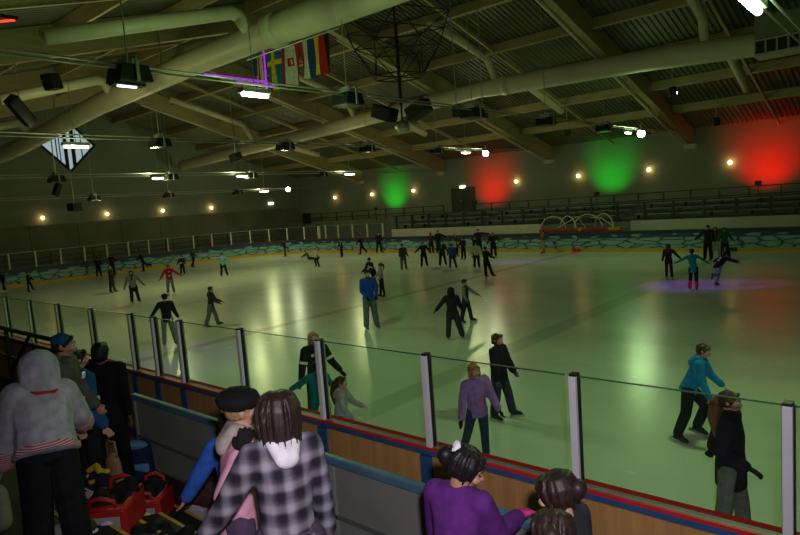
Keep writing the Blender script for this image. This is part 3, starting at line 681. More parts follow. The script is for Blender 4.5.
# ------------------------------------------------------------------ far stand
stn = MB()
for x0, x1 in ((-32.2, XR),):
    for ya, yb, z in ((36.4, 37.5, 1.62), (37.5, 38.7, 1.9), (38.7, 39.9, 2.18), (39.9, YF, 2.5)): stn.bx(x0, x1, ya, yb, -.05, z)
stn.bx(XL, -32.2, 39.9, YF, -.05, 2.5)
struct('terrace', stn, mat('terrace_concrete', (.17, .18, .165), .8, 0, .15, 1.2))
struct('trim_2', MB().bx(-32.2, -19.2, 36.25, 36.4, -.05, 1.68).bx(-13.3, XR, 36.25, 36.4, -.05, 1.68), WHITEW)
for z, y in ((1.62, 37.0), (1.9, 38.2), (2.18, 39.3)):
    for k, (x0, x1) in enumerate(((-31.5, -24.2), (-23.6, -14), (-13.2, -4.2), (-3.6, 7))):
        t = empty('stand_bench', 'long slatted bench in the far stand, %s row' % {1.62: 'front', 1.9: 'middle', 2.18: 'back'}[z], 'bench', ((x0+x1)/2, y, z), 0, 'benches of the far stand')
        w = (x1-x0)/2; MB().bx(-w, w, -.18, .0, .36, .4).bx(-w, w, .03, .2, .36, .4).build('seat_planks', mat('bench_plank', (.22, .30, .27), .6, 0, .15, 2.), t)
        lg = MB(); 
        for q in range(int(2*w/2)+1): MB().bx(-w+.1+2*q-.04, -w+.1+2*q+.04, -.15, .17, 0, .36).build('leg', DKST, t)
def fence(name, label, cat, x0, x1, y, z0, z1, sp, rails, ph=0., group=None, r=.04):
    t = empty(name, label, cat, ((x0+x1)/2, y, z0), 0, group); w = (x1-x0)/2; c = (x0+x1)/2
    x = x0+ph
    while x <= x1+.01:
        MB().bx(x-c-r, x-c+r, -r, r, 0, z1-z0).build('fence_post', DKST, t); x += sp
    for f in rails: MB().bar((-w, 0, f*(z1-z0)), (w, 0, f*(z1-z0)), .06, .07).build('rail', DKST, t)
fence('guard_rail', 'dark front railing on the white stand wall along the far side', 'railing', -32.1, XR, 36.34, 1.68, 2.72, 1.6, (.06, .5, 1.), .4, r=.06)
fence('guard_rail', 'dark rear railing higher up the far stand, right of the door', 'railing', -27.1, XR, 39.95, 2.18, 3.2, 1.58, (.55, 1.), .35)
fence('guard_rail', 'dark rear railing under the left green light patch', 'railing', -46.5, -29.6, 39.95, 2.4, 3.26, 2.1, (.5, 1.), 0)
fence('guard_rail', 'dark railing in the shade between the red patch and the left green patch', 'railing', -32.0, -25, 38.75, 2.0, 2.7, 1.75, (1.,), 0)
tag(MB().bx(-46.6, -45.9, 39.4, 39.9, 2.4, 3.4).build('cabinet', DARK), 'dark box standing at the left end of the rear railing in the corner', 'cabinet')
# low terrace and rails behind the end boards
eb = MB().bx(XL, XL+2.0, YN, 39.9, -.05, .9).bx(XL+2.0, XL+3.2, YN, 38, -.05, .5)
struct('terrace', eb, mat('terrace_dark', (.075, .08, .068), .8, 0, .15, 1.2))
for x, z, w in ((XL+3.1, .5, 'lower'), (XL+1.9, .9, 'upper')):
    t = empty('guard_rail', 'dark horizontal railing behind the left end boards, %s one' % w, 'railing', (x, 20, z))
    for f in (.45, .8, 1.15): MB().bar((0, -18, f), (0, 16, f), .05, .05).build('rail', DKST, t)
    for k in range(12): MB().bx(-.03, .03, -18+3*k-.03, -18+3*k+.03, 0, 1.17).build('fence_post', DKST, t)
# team bench gap with decorative hoops
t = empty('hoop_sled', 'row of pale wire hoops on a red and yellow base behind the far boards', 'decoration', (-16.2, 35.6, 1.0))
HO = mat('hoop_tube', (.55, .6, .50), .35, 0, .08, 3.)
for x, r, tw in ((-1.75, .80, .2), (-.75, .80, -.5), (.55, .85, .2), (1.55, .85, -.5)):
    MB().tube([(x+r*cos(pi*k/18)*cos(tw), r*cos(pi*k/18)*sin(tw), .35+r*sin(pi*k/18)*1.0) for k in range(19)], .035, 8).build('hoop', HO, t, smooth=True)
MB().tube([(-.75-.8, .1, .4), (-.1, 0, 1.1), (.45, -.1, .4)], .03, 6).tube([(.7, .1, 1.0), (1.4, 0, .95), (2.2, -.1, .42)], .03, 6).build('cross_hoop', HO, t)
MB().bx(-2.6, .0, -.3, .3, .2, .38).bx(.25, 1.9, -.3, .3, .2, .38).build('red_base', mat('dull_red', (.35, .03, .03), .5), t, bevel=.03); MB().bx(0, .25, -.31, .31, .2, .4).build('yellow_base', YEL, t, bevel=.03); MB().bx(1.9, 2.6, -.31, .31, .2, .4).build('yellow_base', YEL, t, bevel=.03)
MB().bx(-2.5, -2.3, -.2, .2, -1.02, .2).bx(2.3, 2.5, -.2, .2, -1.02, .2).bx(-.1, .1, -.2, .2, -1.02, .2).build('stand_leg', DARK, t)

# ------------------------------------------------------------------ near stand: steps, barrier, rails
def zs(y): 
    if y > 3.0: return .566
    return .566+.13*math.ceil((3.0-y)/.3-1e-6)
ns = MB().bx(-25, 6, 3.0, 3.56, -.05, .566)
for k in range(1, 21): ns.bx(-25, 6, 3.0-.3*k, 3.0-.3*(k-1), -.05, .566+.13*k)
struct('grandstand_steps', ns, STAND)
NOS = mat('yellow_nosing', (.60, .38, .05), .6, 0, .2, 6.)
for k in range(0, 6):
    y = 3.0-.3*(k-1) if k else 3.56; z = .566+.13*k
    o = MB().bx(-6.6+.12*k, -4.4, y-.034, y, z, z+.004).build('step_edging', NOS)
    o['kind'] = 'structure'
t = empty('barrier', 'grey panelled barrier with blue top rail at the foot of the stand', 'barrier', (-2, 3.5, 0))
bx_ = [-7.78, -5.9, -4.02, -2.98, -1.1, .8, 2.7, 4.6]
for a, b in zip(bx_[:-1], bx_[1:]):
    MB().bx(a+2+.03, b+2-.03, -.012, .012, .60, 1.42).build('infill_panel', PANEL, t)
MB().bx(bx_[0]+2-.05, 6.6, -.035, .035, 1.42, 1.5).build('top_rail', mat('rail_blue_grey', (.10, .20, .30), .45, .2, .15, 3.), t, bevel=.015)
MB().bx(bx_[0]+2, 6.6, -.03, .02, .92, .955).build('mid_rail', mat('rail_grey', (.13, .14, .13), .5, .2, .1, 3.), t)
for x in bx_: MB().bx(x+2-.022, x+2+.022, -.03, .025, .566, 1.42).build('barrier_post', mat('post_pale_grey', (.30, .31, .30), .5, .2, .1, 3.), t)
t = empty('guard_rail', 'black handrail at the left edge in front of the near boards', 'railing', (-14, 3.5, 0))
MB().tube([(-6, 0, 1.97), (3.95, 0, 1.97)], .04, 8).build('handrail', DARK, t); MB().tube([(-6, 0, 1.45), (3.95, 0, 1.45)], .025, 8).build('lower_rail', DARK, t)
for x in (-5.5, -3.2, -.9, 1.4, 3.9): MB().bx(x-.03, x+.03, -.03, .03, .566, 1.97).build('rail_post', DARK, t)
MB().bar((1.4, 0, 1.2), (2.6, 0, 1.95), .04, .04).build('brace', DARK, t)

# ------------------------------------------------------------------ people
CAM = V((0, 0, 3.709))
def sphere_pts(n):
    b = bmesh.new(); bmesh.ops.create_icosphere(b, subdivisions=n, radius=1.); p = [v.co.copy() for v in b.verts]; b.free(); return p
SPH = {1: sphere_pts(1), 2: sphere_pts(2)}
class Blob:
    """a bag of convex pieces, fused into one continuous skin by a voxel remesh"""
    def __init__(s, lod): s.v = []; s.f = []; s.lod = lod
    def hull(s, *ends, fr=None):
        b = bmesh.new(); fr = fr or M.Identity(3)
        for c, r in ends:
            r = (r, r, r) if not isinstance(r, (tuple, list)) else r
            for p in SPH[s.lod]: b.verts.new(V(c)+fr @ V((p.x*r[0], p.y*r[1], p.z*r[2])))
        res = bmesh.ops.convex_hull(b, input=list(b.verts))
        dead = [v for v in b.verts if not v.link_faces]
        bmesh.ops.delete(b, geom=dead, context='VERTS')
        b.verts.index_update(); n = len(s.v)
        s.v += [tuple(v.co) for v in b.verts]; s.f += [tuple(v.index+n for v in f.verts) for f in b.faces]
        b.free()
    def chain(s, pts, rs):
        for i in range(len(pts)-1): s.hull((pts[i], rs[i]), (pts[i+1], rs[i+1]))
    def build(s, name, m, parent, vox, sm=5):
        me = bpy.data.meshes.new(name); me.from_pydata(s.v, [], s.f)
        me.materials.append(m)
        o = bpy.data.objects.new(name, me); COL.objects.link(o); o.parent = parent
        r = o.modifiers.new('fuse', 'REMESH'); r.mode = 'VOXEL'; r.voxel_size = vox; r.use_smooth_shade = True
        if sm:
            q = o.modifiers.new('soften', 'SMOOTH'); q.factor = .5; q.iterations = sm
        return o
def rotx(a): return M.Rotation(a, 3, 'X')
def person(label, x, y, H, face, z=0., top=(.02, .02, .025), legs=(.02, .02, .03), hair='short', hcol=None, skin=None, skate=(.015, .015, .018), lean=0., side=0., hood_k=1., eyes='open', wide=1.,
           lL=(0, 0, 4), lR=(0, 0, 4), aL=(0, 12, 12), aR=(0, 12, 12), head=(0, 0), lod='far', hem=.05, puff=.022, hat=None, hatc=None, hood=None, hoodc=None, glove=None, scarf=None,
           topm=None, refl=(), ponyc=None, group='skaters on the ice', leg_w=1.0, vest=None, warm=None, faceon=False, cuff=None, collar=None, shoe=False, twist=0., seat=0., handcurl=.5, hood_soft=False):
    vox = {'far': .026, 'mid': .0135, 'near': .0085}[lod]; ln = {'far': 1, 'mid': 1, 'near': 2}[lod]
    hcol = hcol or H_BLK; skin = skin or SKIN
    if lod == 'far': puff = max(puff, .034); leg_w = max(leg_w, 2.0); wide *= 1.08
    d = V((x, y, 0)); d.normalize(); rt = V((d.y, -d.x, 0)); a = R_(face)
    f = -d*cos(a)+rt*sin(a)
    root = empty('person', label, 'person', (x, y, z), atan2(-f.x, f.y), group)
    hh = (.085*H+.08)
    hipz, shz = .52*H, H-hh-.045*H
    # --- skeleton (x right, y forward, z up)
    le, sd = R_(lean), R_(side)
    TF = M.Rotation(sd, 3, 'Y') @ M.Rotation(-le, 3, 'X') @ M.Rotation(R_(twist), 3, 'Z')      # torso frame
    u = TF @ V((0, 0, 1))
    P0 = V((0, 0, hipz)); tl = shz-hipz; S = P0+u*tl
    hl = le*.45-R_(head[1])*0+R_(0)
    HF = M.Rotation(sd*.5, 3, 'Y') @ M.Rotation(R_(-head[0]), 3, 'Z') @ M.Rotation(-(le*.45+R_(head[1])), 3, 'X')
    C = S+u*(.022*H)+(HF @ V((0, 0, 1)))*(hh*.55+.008*H)
    def limb(o, l1, l2, sw, be, ab, s, sign, fr=None):
        sw, be, ab = R_(sw), R_(be), R_(ab)
        dv = lambda t: V((s*sin(ab), sin(t)*cos(ab), -cos(t)*cos(ab)))
        d1, d2 = dv(sw), dv(sw+sign*be)
        if fr is not None: d1, d2 = fr @ d1, fr @ d2
        k = o+d1*l1; return k, k+d2*l2, d1, d2, sw+sign*be
    G_ = []
    hipw, shw = .054*H*wide, .104*H*wide
    Lg = []
    for s, q in ((-1, lL), (1, lR)):
        h = P0+V((s*hipw, 0, -.01*H)); k, an, d1_, d2_, t = limb(h, .235*H, .235*H, q[0], q[1], q[2], s, -1)
        ff = V((d2_.x*.0, cos(t), sin(t))); nn = d2_
        Lg.append((h, k, an, ff, nn))
    Am = []
    for s, q in ((-1, aL), (1, aR)):
        o = S+TF @ V((s*shw, 0, -.012*H))
        q2 = q[3] if len(q) > 3 else q[2-0] and q[1]
        k, w, d1_, d2_, t = limb(o, .172*H, .145*H, q[0], q[2], q[1], s, 1, M.Rotation(R_(twist), 3, 'Z'))
        if len(q) > 3:                    # forearm swings inward (+) by q[3]
            dd = (d2_+V((-s*sin(R_(q[3])), 0, 0))).normalized(); w = k+dd*.145*H; d2_ = dd
        Am.append((o, k, w, d2_, s))
    # ground contact
    soleh = .043*H; bl = 0 if shoe else .05
    low = min((an+nn*(soleh+bl)).z for h, k, an, ff, nn in Lg)
    low = min(low, P0.z-.09*H)
    up_ = V((0, 0, -low))
    P0 = P0+up_; S = S+up_; C = C+up_
    Lg = [(h+up_, k+up_, an+up_, ff, nn) for h, k, an, ff, nn in Lg]; Am = [(o+up_, k+up_, w+up_, dv, s) for o, k, w, dv, s in Am]
    # --- body: one continuous mesh
    B = Blob(ln)
    hp = lambda v: C+HF @ (V(v)*hh)
    B.hull((P0+u*.02*H, (.078*H, .055*H, .055*H)), (P0+u*.14*H, (.068*H, .048*H, .05*H)), fr=TF)
    B.hull((P0+u*.14*H, (.068*H, .048*H, .05*H)), (S-u*.08*H, (.085*H, .056*H, .06*H)), fr=TF)
    B.hull((S+TF @ V((-.07*H, 0, -.02*H)), .034*H), (S+TF @ V((.07*H, 0, -.02*H)), .034*H), (S-u*.08*H, (.08*H, .05*H, .05*H)))
    B.hull((S, .036*H), (C+HF @ V((0, -.06*hh, -.28*hh)), .032*H))
    B.hull((hp((0, -.04, .10)), (.385*hh, .45*hh, .40*hh)), (hp((0, -.02, -.05)), (.36*hh, .42*hh, .30*hh)), fr=HF)
    B.hull((hp((0, .02, -.05)), (.33*hh, .38*hh, .25*hh)), (hp((0, .16, -.34)), (.19*hh, .22*hh, .13*hh)), fr=HF)
    if lod != 'far':
        B.hull((hp((0, .42, .02)), .035*hh), (hp((0, .50, -.13)), .06*hh)); B.hull((hp((0, .36, -.26)), (.13*hh, .09*hh, .06*hh)), (hp((0, .34, -.2)), (.12*hh, .08*hh, .05*hh)), fr=HF)
        for s in (-1, 1):
            B.hull((hp((s*.375, -.04, .0)), (.05*hh, .08*hh, .1*hh)), (hp((s*.36, -.02, -.12)), (.04*hh, .06*hh, .07*hh)), fr=HF)
            B.hull((hp((s*.2, .36, -.12)), .10*hh), (hp((s*.24, .3, -.14)), .1*hh)); B.hull((hp((s*.08, .385, .12)), .055*hh), (hp((s*.27, .31, .12)), .055*hh))
    for h, k, an, ff, nn in Lg:
        B.chain([h, k, an], [.05*H, .033*H, .024*H]); B.hull((an, .024*H), (an+nn*.02*H, .024*H), (an+nn*.022*H+ff*.09*H, .02*H))
    def hand(bl_, w, dv, s, ex):
        hl_ = .1*H; sc = H/1.75
        base = V((0, 0, 1)) if abs(dv.z) < .8 else V((0, 1, 0))
        ax = dv.cross(base).normalized()          # across the palm
        pn_ = ax.cross(dv).normalized()
        if abs(dv.z) >= .8: ax, pn_ = pn_*1.0, ax*(-s)
        if lod == 'far':
            bl_.hull((w, .02*H+ex), (w+dv*.055*H, .022*H+ex), (w+dv*.09*H+pn_*.01*H, .014*H+ex)); return
        pc = w+dv*.05*sc*1.0
        bl_.hull((w, .019*sc+ex), (w+dv*.085*sc+ax*.024*sc, .013*sc+ex), (w+dv*.085*sc-ax*.024*sc, .013*sc+ex))
        fr_ = .0085*sc+ex*.8 if lod == 'near' else .0115*sc+ex*.5
        for j, fl in zip((-1.5, -.5, .5, 1.5), (.062, .075, .08, .07)):
            st = w+dv*.082*sc+ax*(j*.0185*sc*(1.25 if ex else 1.1)); m_ = st+(dv+ax*j*.09-pn_*.25*handcurl).normalized()*fl*.55*sc
            e = m_+(dv+ax*j*.06-pn_*1.0*handcurl).normalized()*fl*.5*sc; bl_.chain([st, m_, e], [fr_*1.08, fr_, fr_*.86])
        ts = -1. if s > 0 else 1.
        st = w+dv*.03*sc+ax*ts*.02*sc; m_ = st+(dv*.6+ax*ts*.8-pn_*.2).normalized()*.04*sc; e = m_+(dv*.9+ax*ts*.25-pn_*.3).normalized()*.032*sc
        bl_.chain([st, m_, e], [fr_*1.35, fr_*1.15, fr_*.95])
    for o, k, w, dv, s in Am:
        B.chain([o, k, w], [.03*H, .023*H, .016*H]); hand(B, w, dv, s, 0)
    body = B.build('body', skin, root, vox, 4 if lod != 'near' else 3)
    if lod != 'far':
        for s in (-1, 1):
            if eyes == 'down':
                MB().ball(tuple(hp((s*.165, .385, .0))), tuple(x_*hh for x_ in (.07, .04, .016)), 8).build('eyelash', IRIS, root, smooth=True); MB().bar(tuple(hp((s*.09, .43, .125))), tuple(hp((s*.27, .355, .13))), .03*hh, .028*hh).build('eyebrow', hcol, root); continue
            e = MB().ball(tuple(hp((s*.165, .365, .03))), tuple(x_*hh for x_ in (.062, .055, .042)), 8).build('eye', EYEW, root, smooth=True)
            MB().ball(tuple(hp((s*.165, .405, .03))), tuple(x_*hh for x_ in (.032, .022, .034)), 8).build('iris', IRIS, e, smooth=True)
            MB().bar(tuple(hp((s*.09, .43, .125))), tuple(hp((s*.27, .355, .13))), .03*hh, .028*hh).build('eyebrow', hcol, root)
        MB().ball(tuple(hp((0, .425, -.255))), tuple(x_*hh for x_ in (.105, .035, .03)), 8).build('mouth', LIP, root, smooth=True)
    # --- clothes
    t_ = puff
    tm = topm or fab(top)
    J = Blob(ln)
    wd_ = .088*H*wide+t_; cw = .094*H*wide+t_
    hz = P0-u*hem*H if hem < .08 else P0-V((0, 0, 1))*hem*H
    J.hull((hz, (wd_*1.04, .074*H+t_, .014)), (P0-u*.0*H, (wd_*1.03, .072*H+t_, .03)), (P0+u*.10*H, (wd_*.97, .06*H+t_, .05*H)), fr=TF)
    J.hull((P0+u*.10*H, (wd_*.97, .06*H+t_, .05*H)), (S-u*.085*H, (cw, .062*H+t_, .06*H)), fr=TF)
    J.hull((S-u*.085*H, (cw, .062*H+t_, .06*H)), (S+TF @ V((-.085*H*wide, 0, -.012*H)), .036*H+t_*.6), (S+TF @ V((.085*H*wide, 0, -.012*H)), .036*H+t_*.6), (S+u*.008*H, .036*H+t_*.5), fr=TF)
    for o, k, w, dv, s in Am:
        we = w-dv*.008*H
        J.chain([o, k, we], [.037*H+t_*.75, .030*H+t_*.75, .0235*H+t_*.6])
    if vest is None: J.build('jacket', tm, root, vox if lod != 'near' else .011, 4)
    else:
        J.build('shirt', tm, root, vox, 4)
        W = Blob(ln); e = .006
        W.hull((hz, (wd_*1.02+e, .066*H+t_+e, .03)), (P0+u*.10*H, (wd_*.97+e, .06*H+t_+e, .05*H)), fr=TF)
        W.hull((P0+u*.10*H, (wd_*.97+e, .06*H+t_+e, .05*H)), (S-u*.085*H, (.094*H+t_+e, .062*H+t_+e, .06*H)), fr=TF)
        W.hull((S-u*.085*H, (.094*H+t_+e, .062*H+t_+e, .06*H)), (S+TF @ V((-.06*H, 0, .0)), .036*H+t_*.6), (S+TF @ V((.06*H, 0, .0)), .036*H+t_*.6), fr=TF)
        W.build('vest', fab(vest), root, vox, 4)
    if collar:
        Q = Blob(ln); Q.hull((S+u*.012*H, (.052*H, .05*H, .02*H)), (S+u*.05*H, (.045*H, .045*H, .015*H)), fr=TF); Q.build('collar', fab(collar), root, vox, 3)
    T = Blob(ln); tr = .010*H*leg_w
    T.hull((P0+u*.045*H, (.083*H+tr, .06*H+tr, .03*H)), (P0-V((0, 0, .02*H)), (.086*H+tr, .064*H+tr, .04*H)), (Lg[0][0]-V((0, 0, .03*H)), .052*H), (Lg[1][0]-V((0, 0, .03*H)), .052*H))
    for h, k, an, ff, nn in Lg:
        T.chain([h, k, an-nn*.012*H], [.054*H+tr, .037*H+tr*1.2, .030*H+tr*1.3])
    T.build('trousers', fab(legs), root, vox, 4)
    if warm:
        for h, k, an, ff, nn in Lg:
            Q = Blob(ln); Q.hull((k.lerp(an, .35), .043*H+tr), (an, .038*H+tr)); Q.build('leg_warmer', fab(warm), root, vox, 3)
    # skates or shoes
    sm_ = mat('boot_%.2f_%.2f' % (skate[0], skate[2]), skate, .45, 0, .15, 10)
    for h, k, an, ff, nn in Lg:
        Q = Blob(ln)
        Q.hull((an-nn*.025*H, .031*H), (an+nn*.028*H-ff*.012*H, .026*H))
        Q.hull((an+nn*.022*H-ff*.012*H, .027*H), (an+nn*.03*H+ff*.105*H, (.024*H, .024*H, .018*H)), (an+ff*.02*H, .026*H))
        bo = Q.build('shoe' if shoe else 'skate', sm_, root, vox*.9, 3)
        if not shoe:
            q0 = an+nn*(soleh+.026); 
            MB().bar(tuple(q0-ff*.055*H), tuple(q0+ff*.14*H), .008 if lod != 'far' else .014, .048, up=tuple(-nn)).build('blade', BLADE, bo)
            if lod != 'far':
                sl_ = Blob(1); q1 = an+nn*(soleh+.002); sl_.hull((q1-ff*.03*H, .012), (q1+ff*.11*H, .012)); sl_.build('sole', mat('sole_black', (.02, .02, .02), .5), bo, .006, 1)
    # gloves
    if glove:
        for o, k, w, dv, s in Am:
            Q = Blob(ln); Q.hull((w-dv*.012*H, .022*H), (w+dv*.012*H, .021*H)); hand(Q, w+dv*.004, dv, s, .0035 if lod == 'near' else .004); Q.build('glove', fab(glove), root, .007 if lod == 'near' else vox, 2)
    if cuff:
        for o, k, w, dv, s in Am:
            Q = Blob(ln); Q.hull((w-dv*.05*H, .027*H+t_*.7), (w-dv*.004*H, .026*H+t_*.6)); Q.build('cuff', cuff, root, vox, 2)
        Q = Blob(ln); Q.hull((hz+u*.005*H, (wd_*1.05+.012, .076*H+t_+.012, .02)), (hz+u*.035*H, (wd_*1.04+.010, .074*H+t_+.010, .02)), fr=TF); Q.build('hem_band', cuff, root, vox, 2)
    # hair
    vh = vox if lod != 'near' else .0095
    if hair:
        Q = Blob(ln)
        hk = 1.10 if lod == 'far' else (.97 if hat else 1.04)
        Q.hull((hp((0, -.095, .165)), (.435*hh*hk, .455*hh*hk, .40*hh*hk)), (hp((0, -.16, -.06)), (.42*hh*hk, .38*hh*hk, .30*hh)), fr=HF)
        if lod != 'far':
            for s in (-1, 1): Q.chain([hp((s*.06, .33, .38)), hp((s*.26, .30, .25)), hp((s*.385, .10, .05))], [.09*hh, .09*hh, .07*hh])
        if lod == 'near' and not hat:
            rnd = random.Random(int(1000*H)); bot = {'bob': -.55, 'long': -.9}.get(hair, -.25)
            for k in range(46):
                az = R_(rnd.uniform(40, 320))+pi/2; zb_ = bot+rnd.uniform(-.12, .1); rr_ = 1.03+rnd.uniform(0, .05)
                if hair in ('bob', 'long'): prof = [(.15, .56), (.36, .44), (.46, .2), (.47, -.1), (.44, zb_)]
                else: prof = [(.15, .56), (.36, .44), (.45, .2), (.42, -.05), (.34, zb_)]
                Q.chain([hp((cos(az)*a_*rr_, sin(az)*a_*rr_*1.06-.09, b_)) for a_, b_ in prof], [.02*hh, .03*hh, .034*hh, .032*hh, .02*hh])
        if hair == 'long':
            Q.hull((hp((0, -.22, -.05)), (.40*hh, .30*hh, .3*hh)), (hp((0, -.34, -.75)), (.33*hh, .17*hh, .2*hh)), fr=HF); Q.hull((hp((0, -.34, -.7)), (.32*hh, .16*hh, .2*hh)), (hp((0, -.42, -1.25)), (.22*hh, .10*hh, .15*hh)), fr=HF)
            for s in (-1, 1): Q.chain([hp((s*.36, .02, .15)), hp((s*.40, .05, -.35)), hp((s*.34, .12, -1.05))], [.12*hh, .12*hh, .07*hh])
        if hair == 'bob':
            Q.hull((hp((0, -.2, .0)), (.45*hh, .36*hh, .4*hh)), (hp((0, -.22, -.42)), (.43*hh, .30*hh, .18*hh)), fr=HF)
            for s in (-1, 1): Q.chain([hp((s*.36, .08, .2)), hp((s*.40, .06, -.45))], [.12*hh, .13*hh])
        if hair == 'mop':
            Q.hull((hp((0, -.1, .2)), (.47*hh, .48*hh, .38*hh)), (hp((0, -.2, -.2)), (.45*hh, .36*hh, .28*hh)), fr=HF); Q.hull((hp((-.2, .28, .33)), .17*hh), (hp((.2, .28, .33)), .17*hh))
        Q.build('hair', hcol, root, .0068 if lod == 'near' else vh, 2 if lod == 'near' else 3)
        if hair in ('pony', 'bun', 'sidepony'):
            Q = Blob(ln)
            if hair == 'pony': Q.chain([hp((0, -.50, .22)), hp((0, -.72, .05)), hp((0, -.74, -.5)), hp((0, -.66, -1.0))], [.13*hh, .2*hh, .17*hh, .05*hh])
            elif hair == 'sidepony': Q.chain([hp((-.05, -.42, .05)), hp((-.06, -.58, -.2)), hp((-.04, -.66, -.95)), hp((-.03, -.56, -1.75))], [.26*hh, .34*hh, .34*hh, .16*hh])
            else: Q.hull((hp((0, -.62, .12)), .24*hh), (hp((0, -.55, .0)), .2*hh))
            Q.build('ponytail' if hair != 'bun' else 'hair_bun', ponyc or hcol, root, vh, 3)
    if hat:
        Q = Blob(ln); hc = fab(hatc)
        if hat == 'beanie':
            Q.hull((hp((0, -.08, .24)), (.46*hh, .49*hh, .36*hh)), (hp((0, -.06, .16)), (.47*hh, .50*hh, .16*hh)), fr=HF)
        elif hat == 'beret':
            Q.hull((hp((0, -.12, .27)), (.62*hh, .64*hh, .36*hh)), (hp((0, -.10, .14)), (.54*hh, .57*hh, .2*hh)), fr=HF)
        h_ = Q.build('hat', hc, root, vh, 3)
        if hat == 'beanie':
            Q = Blob(ln); Q.hull((hp((0, -.05, .12)), (.485*hh, .515*hh, .06*hh)), (hp((0, -.05, .2)), (.485*hh, .515*hh, .06*hh)), fr=HF); Q.build('hat_brim', hc, h_, vh, 2)
    if hood == 'up':
        Q = Blob(ln)
        kk = hood_k; Q.hull((hp((0, -.20, .16)), (.56*hh*kk, .52*hh*kk, .52*hh*kk)), (hp((0, -.24, -.25)), (.56*hh*kk, .42*hh*kk, .42*hh*kk)), fr=HF); Q.hull((hp((0, -.24, -.2)), (.55*hh*kk, .42*hh*kk, .4*hh*kk)), (S+TF @ V((0, -.02*H, -.01*H)), (.10*H, .06*H, .04*H)), fr=HF)
        Q.build('hood', fab(hoodc) if not isinstance(hoodc, bpy.types.Material) else hoodc, root, vh, 5)
    elif hood == 'down':
        Q = Blob(ln)
        kk = hood_k; Q.hull((S+TF @ V((-.055*H*kk, -.035*H, .03*H)), .034*H*kk), (S+TF @ V((.055*H*kk, -.035*H, .03*H)), .034*H*kk), (S+TF @ V((0, -.066*H-t_*.6, .03*H-.08*H*kk)), (.06*H*kk, .026*H, .045*H*kk)))
        if hood_k > .8: Q.hull((S+TF @ V((-.05*H, -.02*H, .03*H)), .03*H), (S+TF @ V((-.045*H, .04*H, .015*H)), .022*H)); Q.hull((S+TF @ V((.05*H, -.02*H, .03*H)), .03*H), (S+TF @ V((.045*H, .04*H, .015*H)), .022*H))
        Q.build('hood', fab(hoodc) if not isinstance(hoodc, bpy.types.Material) else hoodc, root, vh, 3)
    if scarf:
        Q = Blob(ln)
        for k in range(8):
            a0, a1 = 2*pi*k/8, 2*pi*(k+1)/8; Q.hull((S+TF @ V((.05*H*cos(a0), .045*H*sin(a0), .025*H)), .026*H), (S+TF @ V((.05*H*cos(a1), .045*H*sin(a1), .025*H)), .026*H))
        Q.hull((S+TF @ V((.02*H, .06*H, .02*H)), .025*H), (S+TF @ V((.03*H, .085*H, -.12*H)), .022*H)); Q.build('scarf', fab(scarf), root, vh, 3)
    # reflective tape bands: where = 'armL','armR','chest','back','waist'
    for w_ in refl:
        mb = MB()
        if w_ in ('armL', 'armR'):
            o, k, w, dv, s = Am[0 if w_ == 'armL' else 1]; p = o.lerp(k, .75); dd = (k-o).normalized(); rr = .033*H+t_*.85
            mb.tube([p-dd*.022, p+dd*.022], rr, 14)
        else:
            zz, sg, hw = {'chest': (.78, 1, .035), 'back': (.72, -1, .04), 'waist': (.30, 1, .05), 'backlow': (.35, -1, .045), 'chestR': (.8, 1, .03), 'chestL': (.8, 1, .03)}[w_]
            xo = {'chestR': .05*H, 'chestL': -.05*H}.get(w_, 0.)
            yy = sg*(.066*H+t_+.004)
            c = P0.lerp(S, zz)+TF @ V((xo, yy-sg*.008, 0)); mb.box(tuple(c), (hw*2, .02, .05), TF)
        mb.build('reflective_strip', REFL, root)
    root['_h'] = H
    del root['_h']
    return dict(root=root, P0=P0, S=S, C=C, TF=TF, HF=HF, hh=hh, H=H, Am=Am, Lg=Lg, hp=hp, u=u, hand=hand)

# colours
K_ = (.014, .014, .017); NAVY = (.016, .02, .04); CHAR = (.035, .036, .04); JEAN = (.075, .10, .15); LJEAN = (.17, .21, .27); GREYJ = (.14, .145, .15); DGRN = (.02, .10, .04)
BRN = (.06, .045, .03); OLV = (.06, .06, .035); WHT = (.55, .54, .52); LBL = (.16, .36, .48); TEAL = (.015, .22, .27); RED_ = (.50, .012, .025); RBL = (.015, .06, .42); PUR = (.10, .02, .17); PINK = (.70, .33, .46); LIL = (.33, .17, .50)
P = person
# left end of the rink
P('dark-clothed skater cut by the left picture edge, at the end boards', -44.2, 12.5, 1.2, -60, top=K_, legs=K_, lL=(14, 10, 4), lR=(-10, 10, 4))
P('small dark skater with a white badge on the chest near the left end boards', -40.98, 12.92, 1.2, 60, top=K_, legs=K_, lL=(6, 4, 22), lR=(0, 4, 6), refl=('chest',), aL=(20, 15, 30), aR=(20, 15, 30))
P('dark figure leaning on the end boards, left of the orange-haired boy', -44.9, 18.7, 1.4, 170, top=K_, legs=K_, aL=(50, 5, 30), aR=(50, 5, 30))
P('dark figure at the end boards, straight behind the orange-haired boy', -44.7, 19.6, 1.55, 150, top=NAVY, legs=K_, aL=(60, 10, 30), aR=(40, 10, 30))
P('orange-haired boy in black standing turned to the right', -33.37, 14.51, 1.45, 70, top=K_, legs=(.03, .03, .03), hair='short', hcol=H_GNG, lL=(6, 0, 3), lR=(-6, 0, 5), aL=(10, 6, 30), aR=(10, 6, 60))
P('woman in a grey sweater with long dark hair and thick black scarf', -27.61, 12.94, 1.5, 10, top=(.20, .19, .18), legs=K_, hair='long', scarf=K_, glove=K_, aL=(10, 32, 15), aR=(5, 22, 10), lL=(4, 0, 8), lR=(0, 0, 2), side=2)
P('dark skater kicking one leg back beside the end boards', -44.1, 21.61, 1.55, -80, top=K_, legs=K_, lean=12, lL=(4, 5, 3), lR=(-38, 40, 4), aL=(40, 10, 20), aR=(30, 20, 20))
